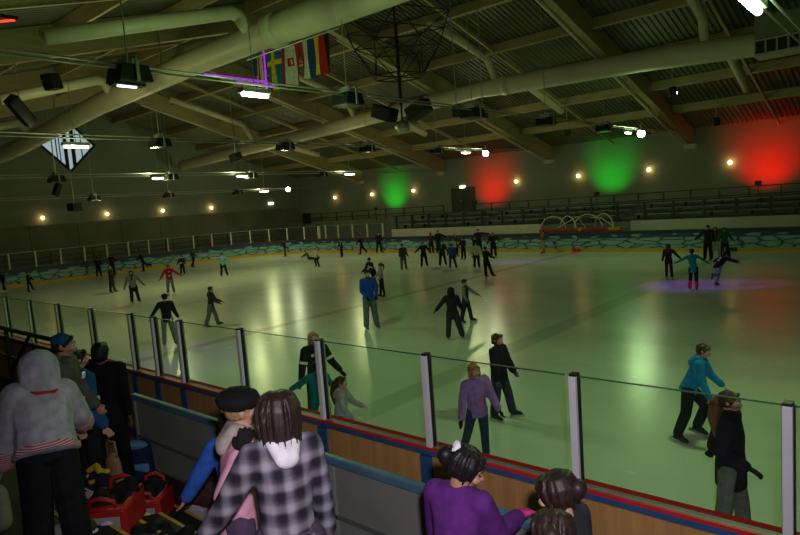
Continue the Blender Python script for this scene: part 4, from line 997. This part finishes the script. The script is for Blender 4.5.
P('girl in a bright red jacket with arms spread and long black hair', -28.8, 15.38, 1.45, 8, top=RED_, legs=LJEAN, hair='long', skate=(.36, .26, .16), aL=(12, 48, 12), aR=(8, 34, 12), refl=('chest', 'waist'), glove=(.3, .02, .03), lL=(2, 0, 6), lR=(0, 0, 4))
P('dark skater with a bright white patch low on the jacket behind the red jacket girl', -37.52, 21.03, 1.27, -20, top=NAVY, legs=K_, aL=(12, 20, 30), aR=(10, 20, 30), refl=('waist',), skate=(.12, .02, .02))
P('skater in a green hooded top gliding by the end boards', -41.98, 24.49, 1.36, 120, top=DGRN, legs=K_, hair='short', hcol=H_DBR, aL=(0, 45, 10), aR=(20, 20, 30), lL=(10, 18, 3), lR=(-10, 30, 4), hood='down', hoodc=DGRN)
P('child in a light blue top with one arm stretched sideways', -32.82, 21.1, 1.4, 12, top=LBL, legs=K_, aR=(5, 92, 4), aL=(5, 38, 30), lL=(2, 0, 12), lR=(0, 0, 6))
P('black-jacketed man with his hand on the gate post, seen from behind', -16.81, 8.76, 1.55, 172, top=K_, legs=(.21, .22, .21), lod='mid', aL=(6, 36, 8), aR=(4, 16, 22), lL=(2, 0, 5), lR=(2, 0, 8), skate=(.34, .34, .35), hat='beanie', hatc=K_, hair='short', head=(-30, 0), puff=.026, leg_w=1.2)
P('boy in a dark hooded jacket with green hem and jeans walking to the right', -18.37, 11.18, 1.36, 75, top=(.03, .032, .035), legs=(.10, .13, .15), lod='mid', hair='short', hcol=H_DBR, hood='down', hoodc=(.04, .042, .045), lean=6, lL=(18, 8, 3), lR=(-14, 6, 3), aL=(24, 8, 40), aR=(30, 14, 35), glove=K_, refl=(), collar=None, leg_w=1.8)
P('small dark skater standing alone before the far corner boards', -40.27, 31.88, 1.36, -70, top=K_, legs=(.06, .02, .02), aL=(30, 15, 50), aR=(20, 10, 50), lL=(8, 5, 3), lR=(-4, 5, 3))
P('child in a green top fallen and sitting on the ice', -34.3, 29.3, 1.4, 75, top=(.02, .13, .04), legs=K_, hcol=H_BRN, lean=-24, lL=(84, 4, 8), lR=(82, 10, 8), aL=(-50, 18, 10), aR=(-55, 18, 10))
P('small child in a white top skating bent in front of the fallen child', -29.72, 26.07, 1.22, -60, top=(.46, .46, .42), legs=K_, hair='short', hcol=H_GNG, lean=14, lL=(10, 25, 4), lR=(25, 40, 4), aL=(20, 15, 20), aR=(35, 15, 20))
P('dark small skater with a white patch on the shoulder by the far glass', -33.1, 31.47, 1.27, -50, top=K_, legs=K_, refl=('chestL',), aL=(35, 20, 50), aR=(10, 26, 20), lL=(6, 5, 4), lR=(-4, 2, 3))
P('dark skater striding left with the body leaning, by the far boards', -32.87, 33.4, 1.52, -80, top=K_, legs=K_, lean=14, lL=(16, 8, 3), lR=(-24, 14, 3), aL=(36, 10, 20), aR=(20, 16, 20))
P('tall dark figure standing legs apart against the far boards', -31.89, 34.3, 1.58, 20, top=(.03, .016, .02), legs=K_, lL=(0, 0, 9), lR=(0, 0, 9), aL=(20, 16, 60), aR=(20, 18, 60))
P('skater in a black jacket with reflective patches bending behind the blue jacket man', -18.4, 19.3, 1.45, -55, top=K_, legs=K_, lean=22, refl=('chest', 'armL', 'waist'), lL=(10, 10, 3), lR=(-14, 12, 3), hair='short', hcol=H_BRN, aL=(30, 8, 20), aR=(20, 14, 30))
P('girl in a pale sweater with a dark ponytail facing left', -16.6, 17.84, 1.34, -75, top=(.34, .33, .31), legs=K_, hair='pony', lod='mid', lL=(-4, 2, 4), lR=(4, 2, 4), aL=(14, 8, 25), aR=(20, 8, 40), hem=.02)
P('man in a royal blue jacket and jeans standing with hands together', -12.66, 13.01, 1.76, 18, top=RBL, legs=(.11, .145, .19), lod='mid', hat='beanie', hatc=(.03, .03, .045), hair='short', aL=(10, 10, 40, 30), aR=(10, 10, 36, 30), glove=K_, lL=(4, 0, 5), lR=(0, 0, 4), puff=.028, leg_w=2.0, skate=(.03, .03, .03), refl=(), collar=(.03, .03, .06))
P('youth in an olive jacket and grey jeans standing behind the white sweater girl', -22, 25.55, 1.42, 25, top=OLV, legs=(.10, .12, .12), aL=(8, 10, 20), aR=(8, 12, 20), puff=.03, lL=(3, 0, 5), lR=(0, 0, 4))
P('dark skater with both arms held out, left of the crowd', -21.46, 26.71, 1.42, 10, top=K_, legs=K_, aL=(8, 36, 15), aR=(8, 46, 10), lL=(4, 2, 7), lR=(0, 2, 6))
P('dark teal clad skater with a pale scarf in the crowd', -20.56, 27.25, 1.44, 12, top=(.02, .045, .06), legs=K_, scarf=(.3, .34, .34), aL=(10, 18, 30), aR=(12, 14, 40), lL=(3, 2, 9), lR=(0, 2, 6))
P('child in a royal blue jacket skating away in the crowd', -19.23, 26.32, 1.33, 165, top=(.02, .07, .34), legs=(.02, .035, .06), hair='short', lL=(6, 10, 5), lR=(0, 4, 14), aL=(10, 16, 20), aR=(14, 14, 40), lean=6)
P('reddish dark figure leaning on the far boards at the left of the crowd', -26.5, 33.9, 1.45, 160, top=(.08, .02, .02), legs=K_, aL=(40, 22, 30), aR=(40, 40, 30))
P('dark figure at the far boards behind the blue jacket child', -25.83, 33.9, 1.6, 30, top=K_, legs=K_, aR=(10, 30, 30), aL=(20, 60, 20))
P('dark skater with green sleeves in the thick of the crowd', -22.96, 31.89, 1.47, 30, top=(.025, .05, .03), legs=K_, hair='short', hcol=H_LBR, aL=(20, 20, 50), aR=(15, 20, 30))
P('dark navy coated skater at the centre of the crowd', -21.43, 30.57, 1.34, -40, top=NAVY, legs=K_, aL=(20, 24, 40), aR=(20, 18, 40), hem=.08, puff=.03)
P('skater in pale trousers half hidden in the crowd', -21.2, 31.5, 1.3, 60, top=K_, legs=(.34, .32, .28), lL=(14, 5, 4), lR=(-12, 5, 4))
P('small skater in a pale jacket half hidden at the crowd centre', -22.6, 31.2, 1.2, -30, top=(.28, .30, .30), legs=(.05, .05, .05), aL=(20, 16, 40), aR=(20, 16, 40))
P('tall dark figure stretching an arm to the right behind the white jacket girl', -21.9, 33.0, 1.66, 10, top=(.02, .014, .014), legs=K_, aL=(10, 84, 8), aR=(20, 40, 60))
P('girl in a white jacket with long black hair among the crowd', -17.85, 26.6, 1.36, 5, top=WHT, legs=K_, hair='long', skate=(.10, .02, .02), aL=(10, 20, 30), aR=(8, 26, 25), lL=(2, 0, 4), lR=(2, 0, 4), hem=.03)
P('skater in a long dark coat right behind the dark couple', -20.0, 31.7, 1.5, -10, top=K_, legs=K_, hem=.2, puff=.03, aL=(20, 40, 60), aR=(10, 22, 20))
P('dark wide-trousered skater stepping right with a red boot, front of the crowd', -15.35, 23.66, 1.42, 130, top=(.016, .016, .016), legs=K_, lL=(4, 2, 3), lR=(2, 2, 26), leg_w=2.2, skate=(.20, .02, .02), aL=(15, 14, 30), aR=(20, 20, 50), hem=.08)
P('skater in a tan jacket and pale trousers alone at the far boards', -17.84, 34.0, 1.4, -70, top=(.17, .09, .035), legs=(.30, .26, .20), aL=(16, 12, 30), aR=(25, 14, 50), lL=(10, 6, 3), lR=(-6, 4, 3), skate=(.09, .015, .015))
# right group
P('girl in dark clothes and white skates, left of the teal girl', -7.58, 24.53, 1.36, 165, top=(.03, .015, .02), legs=(.02, .014, .016), hair='long', hcol=H_BRN, skate=(.55, .53, .55), aL=(6, 14, 10), aR=(14, 38, 12), lL=(10, 10, 3), lR=(-4, 6, 5), lod='mid')
P('girl in a teal tunic with both arms spread wide and red leg warmers', -6.01, 22.05, 1.42, 178, top=TEAL, legs=K_, warm=(.60, .05, .12), hair='pony', hcol=H_DBR, lod='mid', aL=(4, 62, 6), aR=(6, 54, 8), lL=(10, 10, 4), lR=(0, 4, 1), hem=.1, skate=(.10, .03, .05), side=-5, puff=.012)
jer = P('child crouching in a black jersey with a white number two on the back', -5.55, 23.29, 1.36, 140, top=(.016, .016, .016), legs=(.22, .28, .34), lean=48, hair='mop', hcol=H_DBR, lL=(30, 46, 6), lR=(-30, 70, 10), aL=(40, 60, 8), aR=(10, 76, 8), lod='mid', puff=.035, hem=.06)
P('tall skater in dark clothes and dark green hat at the far boards on the right', -7.74, 30.78, 1.62, -25, top=(.02, .016, .018), legs=K_, hat='beanie', hatc=(.02, .07, .04), aR=(16, 42, 8), aL=(14, 16, 20))
P('skater in a green sweater with big dark hair, right of the far pair', -7.2, 31.5, 1.44, 20, top=(.02, .15, .04), legs=K_, hair='mop', aL=(10, 24, 30), aR=(10, 20, 40), lL=(0, 2, 10), lR=(0, 2, 3))
P('skater in a brown top and white trousers between the far pair', -7.85, 32.6, 1.40, 10, top=(.13, .06, .03), legs=(.42, .42, .38), hair='long', hcol=H_BRN, aL=(20, 16, 40), aR=(20, 16, 40))
# mid ice
P('child in a dark hooded coat seen from behind with one arm out', -9.47, 12.82, 1.37, 178, top=(.018, .018, .028), legs=(.028, .036, .06), hair='short', hood='up', hoodc=(.016, .015, .02), lod='mid', aL=(4, 40, 10), aR=(14, 16, 30), lL=(2, 2, 6), lR=(2, 2, 14), hem=.14, puff=.035, leg_w=2.2, glove=K_)
P('boy in a grey shirt and black vest pointing an arm to the right', -10.44, 14.85, 1.29, 70, top=(.17, .19, .22), vest=(.02, .02, .024), legs=(.025, .03, .04), lod='mid', hair='short', aL=(48, 10, 10), aR=(6, 6, 20), lL=(14, 8, 4), lR=(-10, 4, 4), glove=K_, leg_w=1.8)
P('person with blond hair in a black reflective jacket standing at the post', -7.9, 6.68, 1.6, 20, top=(.02, .024, .022), legs=(.03, .055, .05), lod='mid', hair='bob', hcol=H_BLD, refl=('armL', 'armR', 'chestR', 'chestL'), aL=(20, 20, 30), aR=(4, 16, 12), glove=K_, puff=.035, leg_w=1.8, scarf=(.03, .12, .09))
P('child in a teal jacket bending down behind the fourth glass post', -7.35, 6.22, 1.25, 178, top=(.012, .20, .24), legs=(.012, .16, .2), lod='mid', hair='short', hcol=H_DBR, aL=(30, 52, 8), aR=(40, 14, 30), lean=20, puff=.035, hem=.06)
P('girl in a grey-white jacket with a flying brown ponytail by the near boards', -6.45, 5.85, 1.24, 75, top=(.36, .35, .36), legs=(.03, .03, .04), lod='mid', hair='sidepony', hcol=H_BRN, puff=.026, lean=6, aL=(30, 10, 30), aR=(16, 12, 30), hood='down', hoodc=(.36, .35, .36))
P('girl in a lilac sweater with long blond hair skating near the boards', -4.70, 6.80, 1.44, 28, top=LIL, legs=(.03, .05, .08), lod='mid', hair='long', hcol=H_BLD, lean=8, side=6, puff=.035, aL=(14, 16, 8), aR=(0, 14, 14), lL=(0, 4, 3), lR=(-8, 6, 12), glove=K_, hem=.06)
P('boy in a black coat and dark jeans right behind the lilac girl', -5.35, 8.44, 1.42, 62, top=(.012, .012, .014), legs=(.028, .04, .07), lod='mid', hair='mop', hcol=H_BRN, hem=.09, puff=.055, aL=(14, 14, 10), aR=(6, 10, 12), lL=(16, 6, 4), lR=(-4, 4, 4), leg_w=2.0, glove=(.08, .12, .16), collar=(.012, .012, .014))
P('skater in a bright blue jacket leaning forward to the right', -2.56, 9.05, 1.46, 82, top=(.012, .20, .40), legs=(.018, .026, .022), lod='mid', hair='short', hcol=H_BRN, lean=22, lL=(36, 58, 4), lR=(-6, 14, 4), aL=(24, 10, 20), aR=(10, 10, 14), hood='down', hoodc=(.02, .24, .46), leg_w=1.7, puff=.035, skate=(.02, .02, .022), hem=.05)
P('girl in a dark quilted jacket with long reddish ponytail, close to the boards', -1.45, 6.45, 1.61, 80, top=(.018, .012, .028), legs=(.15, .16, .165), lod='mid', hair='sidepony', hcol=H_BRN, ponyc=hairm((.17, .075, .04)), aL=(-34, 14, 14), aR=(-8, 10, 78), lL=(10, 6, 4), lR=(-6, 4, 4), glove=K_, puff=.045, hem=.13, leg_w=1.6, collar=(.018, .012, .028))
# number on the jersey
def text(name, body, size, m, parent, loc, rot, ext=.004):
    c = bpy.data.curves.new(name, 'FONT'); c.body = body; c.size = size; c.align_x = 'CENTER'; c.align_y = 'CENTER'; c.extrude = ext
    o = bpy.data.objects.new(name, c); COL.objects.link(o)
    dg = bpy.context.evaluated_depsgraph_get(); me = bpy.data.meshes.new_from_object(o.evaluated_get(dg)); me.name = name
    bpy.data.objects.remove(o); me.materials.clear(); me.materials.append(m)
    q = bpy.data.objects.new(name, me); COL.objects.link(q); q.parent = parent; q.matrix_local = M.Translation(loc) @ rot.to_4x4(); return q
r = jer; TFm = r['TF']
# text plane on the back: local x right seen from behind
bk = M((TFm @ V((1, 0, 0)), TFm @ V((0, 0, 1)), TFm @ V((0, -1, 0)))).transposed()
text('jersey_number', '2', .27, fab((.6, .6, .6)), r['root'], r['P0'].lerp(r['S'], .55)+TFm @ V((0, -.066*1.36-.045, 0)), bk, .012)

# ------------------------------------------------------------------ people on the stand
def zfloor(y): return zs(y) if y <= 3.0 else .566
NG = 'onlookers on the stand'
def Q_(label, x, y, H, face, **k): 
    k.setdefault('lod', 'near'); k.setdefault('shoe', True); k['group'] = NG
    return person(label, x, y, H, face, z=zfloor(y), **k)
pl = Q_('woman in a grey and purple plaid coat seen from behind, white hood over the collar', -2.39, 1.75, 1.62, -174, topm=PLAID, legs=(.07, .05, .085), hair='bob', hcol=H_DBR, hem=.2, wide=.84, puff=.020, lean=5, side=1, aL=(14, 30, 12), aR=(4, 9, 8), hood='down', hood_k=.62, hoodc=(.66, .64, .68), leg_w=2.2, skate=(.02, .02, .02), handcurl=.6, twist=6)
for s in (-1, 1):
    p = pl['P0']+pl['TF'] @ V((s*.062, -.066*1.68-.045, .06)); b = MB(); b.lathe([(.0185, 0), (.0185, .008), (.012, .012)], tuple(p), 14, M.Rotation(R_(90), 3, 'X')); b.build('coat_button', mat('button_dark', (.03, .028, .032), .2, .2, .05, 5), pl['root'])
mt = MB().box(tuple(pl['P0']+pl['TF'] @ V((0, -.066*1.68-.036, .06))), (.2, .014, .055), pl['TF']); mt.build('half_belt', PLAID, pl['root'], bevel=.006)
pk = Q_('girl in a pink fur-hooded jacket and round black beret', -3.15, 1.965, 1.59, 88, top=PINK, legs=(.08, .05, .1), hair='short', hcol=H_BLD, hat='beret', hatc=(.008, .008, .009), hood='down', hood_k=.85, hoodc=(.42, .37, .34), lean=8, aL=(4, 14, 20), aR=(-30, 30, 186, 40), glove=None, puff=.03, hem=.07)
# black glove on the raised hand, pink-white glove on the other
def one_glove(r, i, col):
    o, k, w, dv, s = r['Am'][i]; H = r['H']; Q = Blob(2)
    Q.hull((w-dv*.03*H, .026*H), (w+dv*.012*H, .023*H)); r['hand'](Q, w+dv*.003, dv, s, .0055)
    Q.build('glove', fab(col), r['root'], .0065, 2)
one_glove(pk, 1, (.01, .01, .011)); one_glove(pk, 0, (.62, .42, .50))
bl = Q_('child in a blue sweater behind the pink jacket girl', -3.80, 2.40, 1.50, 165, top=(.03, .12, .50), legs=(.02, .025, .05), hair='short', hcol=H_DBR, aL=(4, 34, 10), aR=(20, 10, 40), puff=.026)
pu = Q_('girl in a purple sweater looking down, with a white band in her tied-up black hair', -1.95, 2.53, 1.54, 146, top=PUR, legs=(.02, .02, .04), hair='bun', hcol=H_BLK, skin=SKIN2, eyes='down', wide=.9, head=(60, 22), lean=7, aL=(10, 10, 24), aR=(30, 4, 58), puff=.026, hem=.05)
one_glove(pu, 1, (.80, .03, .30))
sc_ = Blob(2); 
for k in range(9):
    a0 = 2*pi*k/9; sc_.hull((pu['hp']((.12*cos(a0), -.44+.05*sin(2*a0), .42+.12*sin(a0))), .06*pu['hh']), (pu['hp']((.12*cos(a0+.7), -.44, .42+.12*sin(a0+.7))), .06*pu['hh']))
sc_.hull((pu['hp']((0, -.43, .40)), .09*pu['hh']), (pu['hp']((0, -.46, .45)), .10*pu['hh'])); sc_.build('hair_band', fab((.75, .72, .78)), pu['root'], .008, 1)
bu = Q_('girl with brown hair in a low bun at the bottom right, face turned left', -1.36, 2.78, 1.57, -112, top=(.03, .03, .04), legs=K_, hair='bun', hcol=H_DBR, puff=.022, head=(6, 14), lean=6)
lo_ = Q_('girl with dark parted hair and ponytail at the bottom edge, before the bun girl', -1.16, 2.16, 1.40, 176, top=(.02, .018, .02), legs=K_, hair='pony', hcol=H_DBR, puff=.024, head=(0, 22), lean=8, hood='down', hoodc=(.45, .02, .02))
cuffm = stripe_mat('knit_stripe', (.62, .60, .62), (.60, .07, .14), .016)
ho = Q_('person in a pale grey hooded sweatshirt with red striped cuffs, bending over the bags', -4.76, 1.47, 1.50, -166, top=(.48, .47, .56), legs=(.012, .012, .014), hair='short', hcol=H_BRN, hood='up', hood_k=1.2, hoodc=(.48, .47, .56), lean=30, side=9, aL=(0, 16, 6), aR=(26, 24, 20), cuff=cuffm, puff=.07, leg_w=2.6, hem=.02, skate=(.3, .3, .32))
# red slash across the hood back and small pink lettering strokes
rs = MB(); 
h0 = ho['S']+ho['TF'] @ V((0, -.135, .03))
hb = Blob(1); hb.chain([ho['S']+ho['TF'] @ V((-.125, -.085, -.015)), ho['S']+ho['TF'] @ V((-.05, -.118, -.055)), ho['S']+ho['TF'] @ V((.05, -.118, -.055)), ho['S']+ho['TF'] @ V((.125, -.085, -.01))], [.008, .022, .020, .008]); hb.build('hood_lining', fab((.55, .03, .05)), ho['root'], .008, 1)
ht = Q_('boy in a blue knitted hat and grey jacket with reflective strips, looking right', -6.12, 2.06, 1.66, 78, top=(.10, .10, .095), legs=K_, hair='short', hcol=H_DBR, hat='beanie', hatc=(.01, .10, .20), refl=('armR', 'chest', 'waist'), lean=8, aL=(10, 10, 20), aR=(-2, 10, 26), puff=.06, lod='mid', hood='down', hoodc=(.16, .14, .11))
bk_ = Q_('dark-haired child in a blue jacket with reflective strips, behind the blue hat', -6.66, 2.45, 1.64, 110, top=(.015, .09, .26), legs=K_, hair='short', hcol=H_BLK, refl=('armR',), lod='mid', aR=(-4, 12, 26), puff=.05)
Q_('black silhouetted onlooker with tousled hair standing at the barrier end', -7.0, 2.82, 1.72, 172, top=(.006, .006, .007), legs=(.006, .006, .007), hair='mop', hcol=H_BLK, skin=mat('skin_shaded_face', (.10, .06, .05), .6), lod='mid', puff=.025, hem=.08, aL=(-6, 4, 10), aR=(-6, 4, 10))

# ------------------------------------------------------------------ bags and clutter on the steps
BRED = mat('bag_red', (.42, .015, .012), .5, 0, .15, 8.); BGREY = mat('bag_grey', (.34, .35, .38), .5, 0, .1, 8.); BLK = fab((.010, .010, .012)); BRNF = fab((.055, .03, .026))
def heap(parent, name, m, n, w, d, h, lod=1, seed=1, vox=.016):
    rnd = random.Random(seed); Q = Blob(lod)
    for k in range(n):
        a, b = rnd.uniform(-w, w), rnd.uniform(-d, d)
        Q.hull((V((a, b, h*rnd.uniform(.3, .8))), rnd.uniform(.05, .09)), (V((a+rnd.uniform(-.1, .1), b+rnd.uniform(-.1, .1), h*rnd.uniform(.2, .7))), rnd.uniform(.05, .08)))
    Q.hull((V((0, 0, h*.25)), (w, d, h*.25)), (V((0, 0, h*.4)), (w*.9, d*.9, h*.3)))
    return Q.build(name, m, parent, vox, 3)
def sports_bag(label, x, y, z, rz, badge_m, digit=None, fill=BLK, seed=1, w=.26, d=.36):
    t = empty('sports_bag', label, 'bag', (x, y, z), rz, 'open red sports bags on the steps')
    mb = MB(); h = .25
    for (cx, cy, sx, sy) in ((0, -d/2, w, .03), (0, d/2, w, .03), (-w/2, 0, .03, d), (w/2, 0, .03, d)): mb.box((cx, cy, h/2), (sx+.03, sy+.03, h))
    mb.bx(-w/2, w/2, -d/2, d/2, 0, .03); mb.build('bag_shell', BRED, t, bevel=.03)
    rp = [(w/2*cos(a)*1.12*(1 if abs(cos(a)) > .2 else 1), d/2*sin(a)*1.12, h) for a in [2*pi*k/20 for k in range(21)]]
    MB().tube([(-w/2, -d/2, h), (w/2, -d/2, h), (w/2, d/2, h), (-w/2, d/2, h), (-w/2, -d/2, h)], .036, 10).build('padded_rim', BRED, t, smooth=True)
    for s in (-1, 1):
        MB().tube([(-w*.32, s*d*.5, h), (-w*.3, s*d*.56, h+.10), (0, s*d*.6, h+.12), (w*.3, s*d*.56, h+.08), (w*.32, s*d*.5, h)], .02, 8).build('handle', BRED, t, smooth=True)
    MB().bx(-w*.42, w*.42, -d/2-.035, -d/2-.015, .03, .19).build('grey_panel', BGREY, t, bevel=.008); MB().bx(-w/2-.035, -w/2-.015, -d*.3, d*.3, .03, .16).build('side_pocket', BGREY, t, bevel=.008)
    bd = MB().lathe([(.062, 0), (.062, .012), (.05, .018)], (0.03, -d/2-.035, .10), 20, M.Rotation(R_(90), 3, 'X')).build('round_badge', badge_m, t)
    if digit:
        text('badge_number', digit, .085, mat('badge_ink', (.03, .03, .035), .5), bd, V((.03, -d/2-.055, .10)), M.Rotation(R_(90), 3, 'X'), .002)
    for yy in (-.09, .1): MB().bx(w/2+.012, w/2+.024, yy-.018, yy+.018, .02, .24).build('strap', BGREY, t)
    heap(t, 'clothes_inside', fill, 9, w*.42, d*.40, .44, seed=seed)
    return t
WBADGE = mat('badge_white', (.62, .62, .66), .5, 0, .05, 6); YBADGE = mat('badge_yellow', (.62, .58, .06), .5, 0, .05, 6)
def onstep(x, y): return zfloor(y)
sports_bag('open red sports bag with grey panel and round white badge, stuffed with black clothes', -5.62, 2.22, zfloor(2.35), .75, WBADGE, '2', BLK, 3, .34, .40)
sports_bag('open red sports bag with a small yellow badge, middle of the three', -6.0, 2.72, zfloor(2.85), .75, YBADGE, None, BLK, 5, .30, .36)
sports_bag('red sports bag under the brown fur jacket, right of the three', -5.85, 3.20, .566, .75, BGREY, None, BLK, 7, .28, .34)
t = empty('fur_jacket', 'dark brown fur-trimmed jacket heaped on the right red bag', 'jacket', (-5.62, 3.18, .70), .3); heap(t, 'jacket_heap', BRNF, 9, .17, .12, .30, seed=11)
t = empty('black_jacket', 'crumpled black jacket lying in front of the red bags', 'jacket', (-5.18, 2.42, zfloor(2.42)), .5); heap(t, 'jacket_heap', BLK, 9, .24, .07, .16, seed=13)
# backpack pale
t = empty('backpack', 'pale beige backpack cut by the lower left corner', 'bag', (-5.55, 1.28, zfloor(1.28)), .4)
Q = Blob(2); Q.hull((V((0, 0, .10)), (.15, .11, .10)), (V((0, .02, .30)), (.12, .09, .1))); Q.build('bag_body', mat('canvas_beige', (.32, .29, .25), .85, 0, .12, 12, .1), t, .012, 3)
for s in (-1, 1): MB().lathe([(.03, 0), (.03, .012)], (s*.07, -.118, .2), 12, M.Rotation(R_(90), 3, 'X')).build('eyelet', DARK, t)
MB().tube([(-.06, 0, .38), (-.04, 0, .44), (.04, 0, .44), (.06, 0, .38)], .012, 8).build('grab_loop', BLK, t)
# navy and light blue backpack
t = empty('backpack', 'navy backpack with light blue panels standing behind the bags', 'bag', (-7.2, 3.2, .566), .9)
Q = Blob(2); Q.hull((V((0, 0, .12)), (.17, .12, .12)), (V((0, .02, .42)), (.15, .1, .12))); Q.build('bag_body', fab((.012, .02, .06)), t, .012, 3)
Q = Blob(2); Q.hull((V((-.02, -.03, .5)), (.11, .09, .04)), (V((0, .0, .46)), (.13, .09, .04))); Q.build('top_flap', fab((.13, .28, .50)), t, .01, 2)
Q = Blob(2); Q.hull((V((-.08, -.105, .24)), (.03, .03, .03)), (V((.1, -.105, .24)), (.03, .03, .03)), (V((.1, -.1, .18)), (.03, .03, .03))); Q.build('front_panel', fab((.13, .28, .50)), t, .01, 2)
# tan bag
t = empty('handbag', 'tan soft bag hanging by the reflective jacket boy', 'bag', (-6.35, 2.55, zfloor(2.55)), .2)
Q = Blob(2); Q.hull((V((0, 0, .12)), (.13, .08, .12)), (V((0, 0, .42)), (.10, .06, .12))); Q.build('bag_body', mat('tan_leather', (.28, .17, .085), .6, 0, .15, 10), t, .012, 3)
MB().tube([(-.08, 0, .5), (-.06, 0, .66), (.06, 0, .66), (.08, 0, .5)], .012, 8).build('strap', mat('tan_leather', (.28, .17, .085)), t, smooth=True)
# yellow gloves, pink purse
t = empty('yellow_gloves', 'bunched yellow and black gloves on top of the dark clothes', 'gloves', (-6.15, 2.30, zfloor(2.3)+.30), .3)
Q = Blob(2); Q.chain([V((-.10, 0, .05)), V((-.03, .03, .09)), V((.05, .0, .06)), V((.11, .04, .05))], [.028, .035, .03, .026]); Q.chain([V((-.06, -.05, .02)), V((.0, -.07, -.03)), V((.07, -.05, .0))], [.02, .024, .02]); Q.build('glove_pair', fab((.62, .38, .02)), t, .009, 2)
Q = Blob(2); Q.hull((V((-.03, .03, .0)), (.06, .05, .04)), (V((.06, .02, .0)), (.05, .05, .04))); Q.build('glove_cuffs', BLK, t, .009, 2)
t = empty('clothes_pile', 'pile of navy and black clothes under the yellow gloves', 'clothes', (-6.2, 2.36, zfloor(2.36)), .3); heap(t, 'clothes_heap', fab((.012, .012, .03)), 10, .2, .14, .36, seed=21)
t = empty('purse', 'small pale pink purse beside the yellow gloves', 'bag', (-5.92, 2.1, zfloor(2.1)+.22), .5); Q = Blob(2); Q.hull((V((-.06, 0, .03)), (.04, .04, .035)), (V((.07, .0, .04)), (.04, .04, .035))); Q.build('purse_body', fab((.50, .30, .36)), t, .008, 2)
MB().tube([(-.05, 0, .065), (0, 0, .1), (.06, 0, .07)], .008, 6).build('strap', fab((.50, .30, .36)), t)
# sneakers
def sneaker(x, y, rz, label, c1, c2):
    t = empty('sneaker', label, 'shoe', (x, y, zfloor(y)), rz, 'sneakers on the steps')
    Q = Blob(2); Q.hull((V((0, -.08, .06)), (.038, .04, .055)), (V((0, .02, .045)), (.042, .05, .035))); Q.hull((V((0, .02, .045)), (.042, .05, .035)), (V((0, .11, .035)), (.042, .05, .025))); Q.build('upper', fab(c1), t, .008, 2)
    Q = Blob(2); Q.hull((V((0, -.09, .014)), (.043, .04, .013)), (V((0, .12, .014)), (.047, .05, .013))); Q.build('sole', mat('sole_white', (.6, .6, .62), .6), t, .007, 1)
    Q = Blob(1); Q.chain([V((-.03, .05, .075)), V((.03, .045, .078)), V((-.03, .02, .09)), V((.03, .015, .092))], [.007]*4); Q.build('laces', fab(c2), t, .006, 1)
sneaker(-5.35, 1.62, 2.2, 'white and black sneaker on the steps under the bending person', (.42, .42, .44), (.02, .02, .02))
sneaker(-5.2, 1.78, 2.3, 'black and white sneaker beside the other one under the bending person', (.05, .05, .055), (.5, .5, .5))
sneaker(-4.95, 1.95, 2.0, 'magenta-trimmed sneaker at the bottom edge right of the bending person', (.45, .03, .14), (.1, .02, .05))

# ------------------------------------------------------------------ light, world, camera
w = bpy.data.worlds.new('dusk'); SC.world = w; w.use_nodes = True
bg = w.node_tree.nodes['Background']; bg.inputs['Color'].default_value = (.55, .70, .78, 1); bg.inputs['Strength'].default_value = .7
try: w.cycles.sampling_method = 'NONE'
except Exception: pass
# camera flash
fl = spot('camera_flash', (.12, .05, 3.95), (-2.6, 3.5, 2.2), 480, (1.0, .90, 1.0), 84, .9, .05)
# violet effect lights on the ice
for src, dst, e, ang in (((-11.5, 20.6, 6.4), (-6.3, 23.3, 0), 900, 26), ((-21.3, 10.5, 6.3), (-14.9, 8.3, 0), 420, 30), ((-21.3, 27.5, 6.4), (-17.2, 29.6, 0), 380, 28)):
    spot('violet_spot', src, dst, e, (.42, .05, 1), ang, .9, .08)
# high sodium-green hall lights on the cables (the row over the ice)
for X in (-6.5, -21.3, -31):
    pass
cam = bpy.data.cameras.new('camera'); cam.sensor_width = 36; cam.lens = 610/800*36; cam.clip_start = .05; cam.clip_end = 300
co = bpy.data.objects.new('camera', cam); COL.objects.link(co)
def camR(yaw, pitch, roll):
    f = V((sin(yaw)*cos(pitch), cos(yaw)*cos(pitch), -sin(pitch))); r = V((cos(yaw), -sin(yaw), 0)); d = f.cross(r)
    r2 = r*cos(roll)+d*sin(roll); d2 = r*-sin(roll)+d*cos(roll)
    return r2, -d2, -f
a_, b_, c_ = camR(-.717, .105, .073)
co.matrix_world = M.Translation(CAM) @ M((a_, b_, c_)).transposed().to_4x4()
SC.camera = co
vs = SC.view_settings; vs.view_transform = 'Standard'; vs.look = 'None'; vs.exposure = 0.; vs.gamma = 1.; vs.use_curve_mapping = False
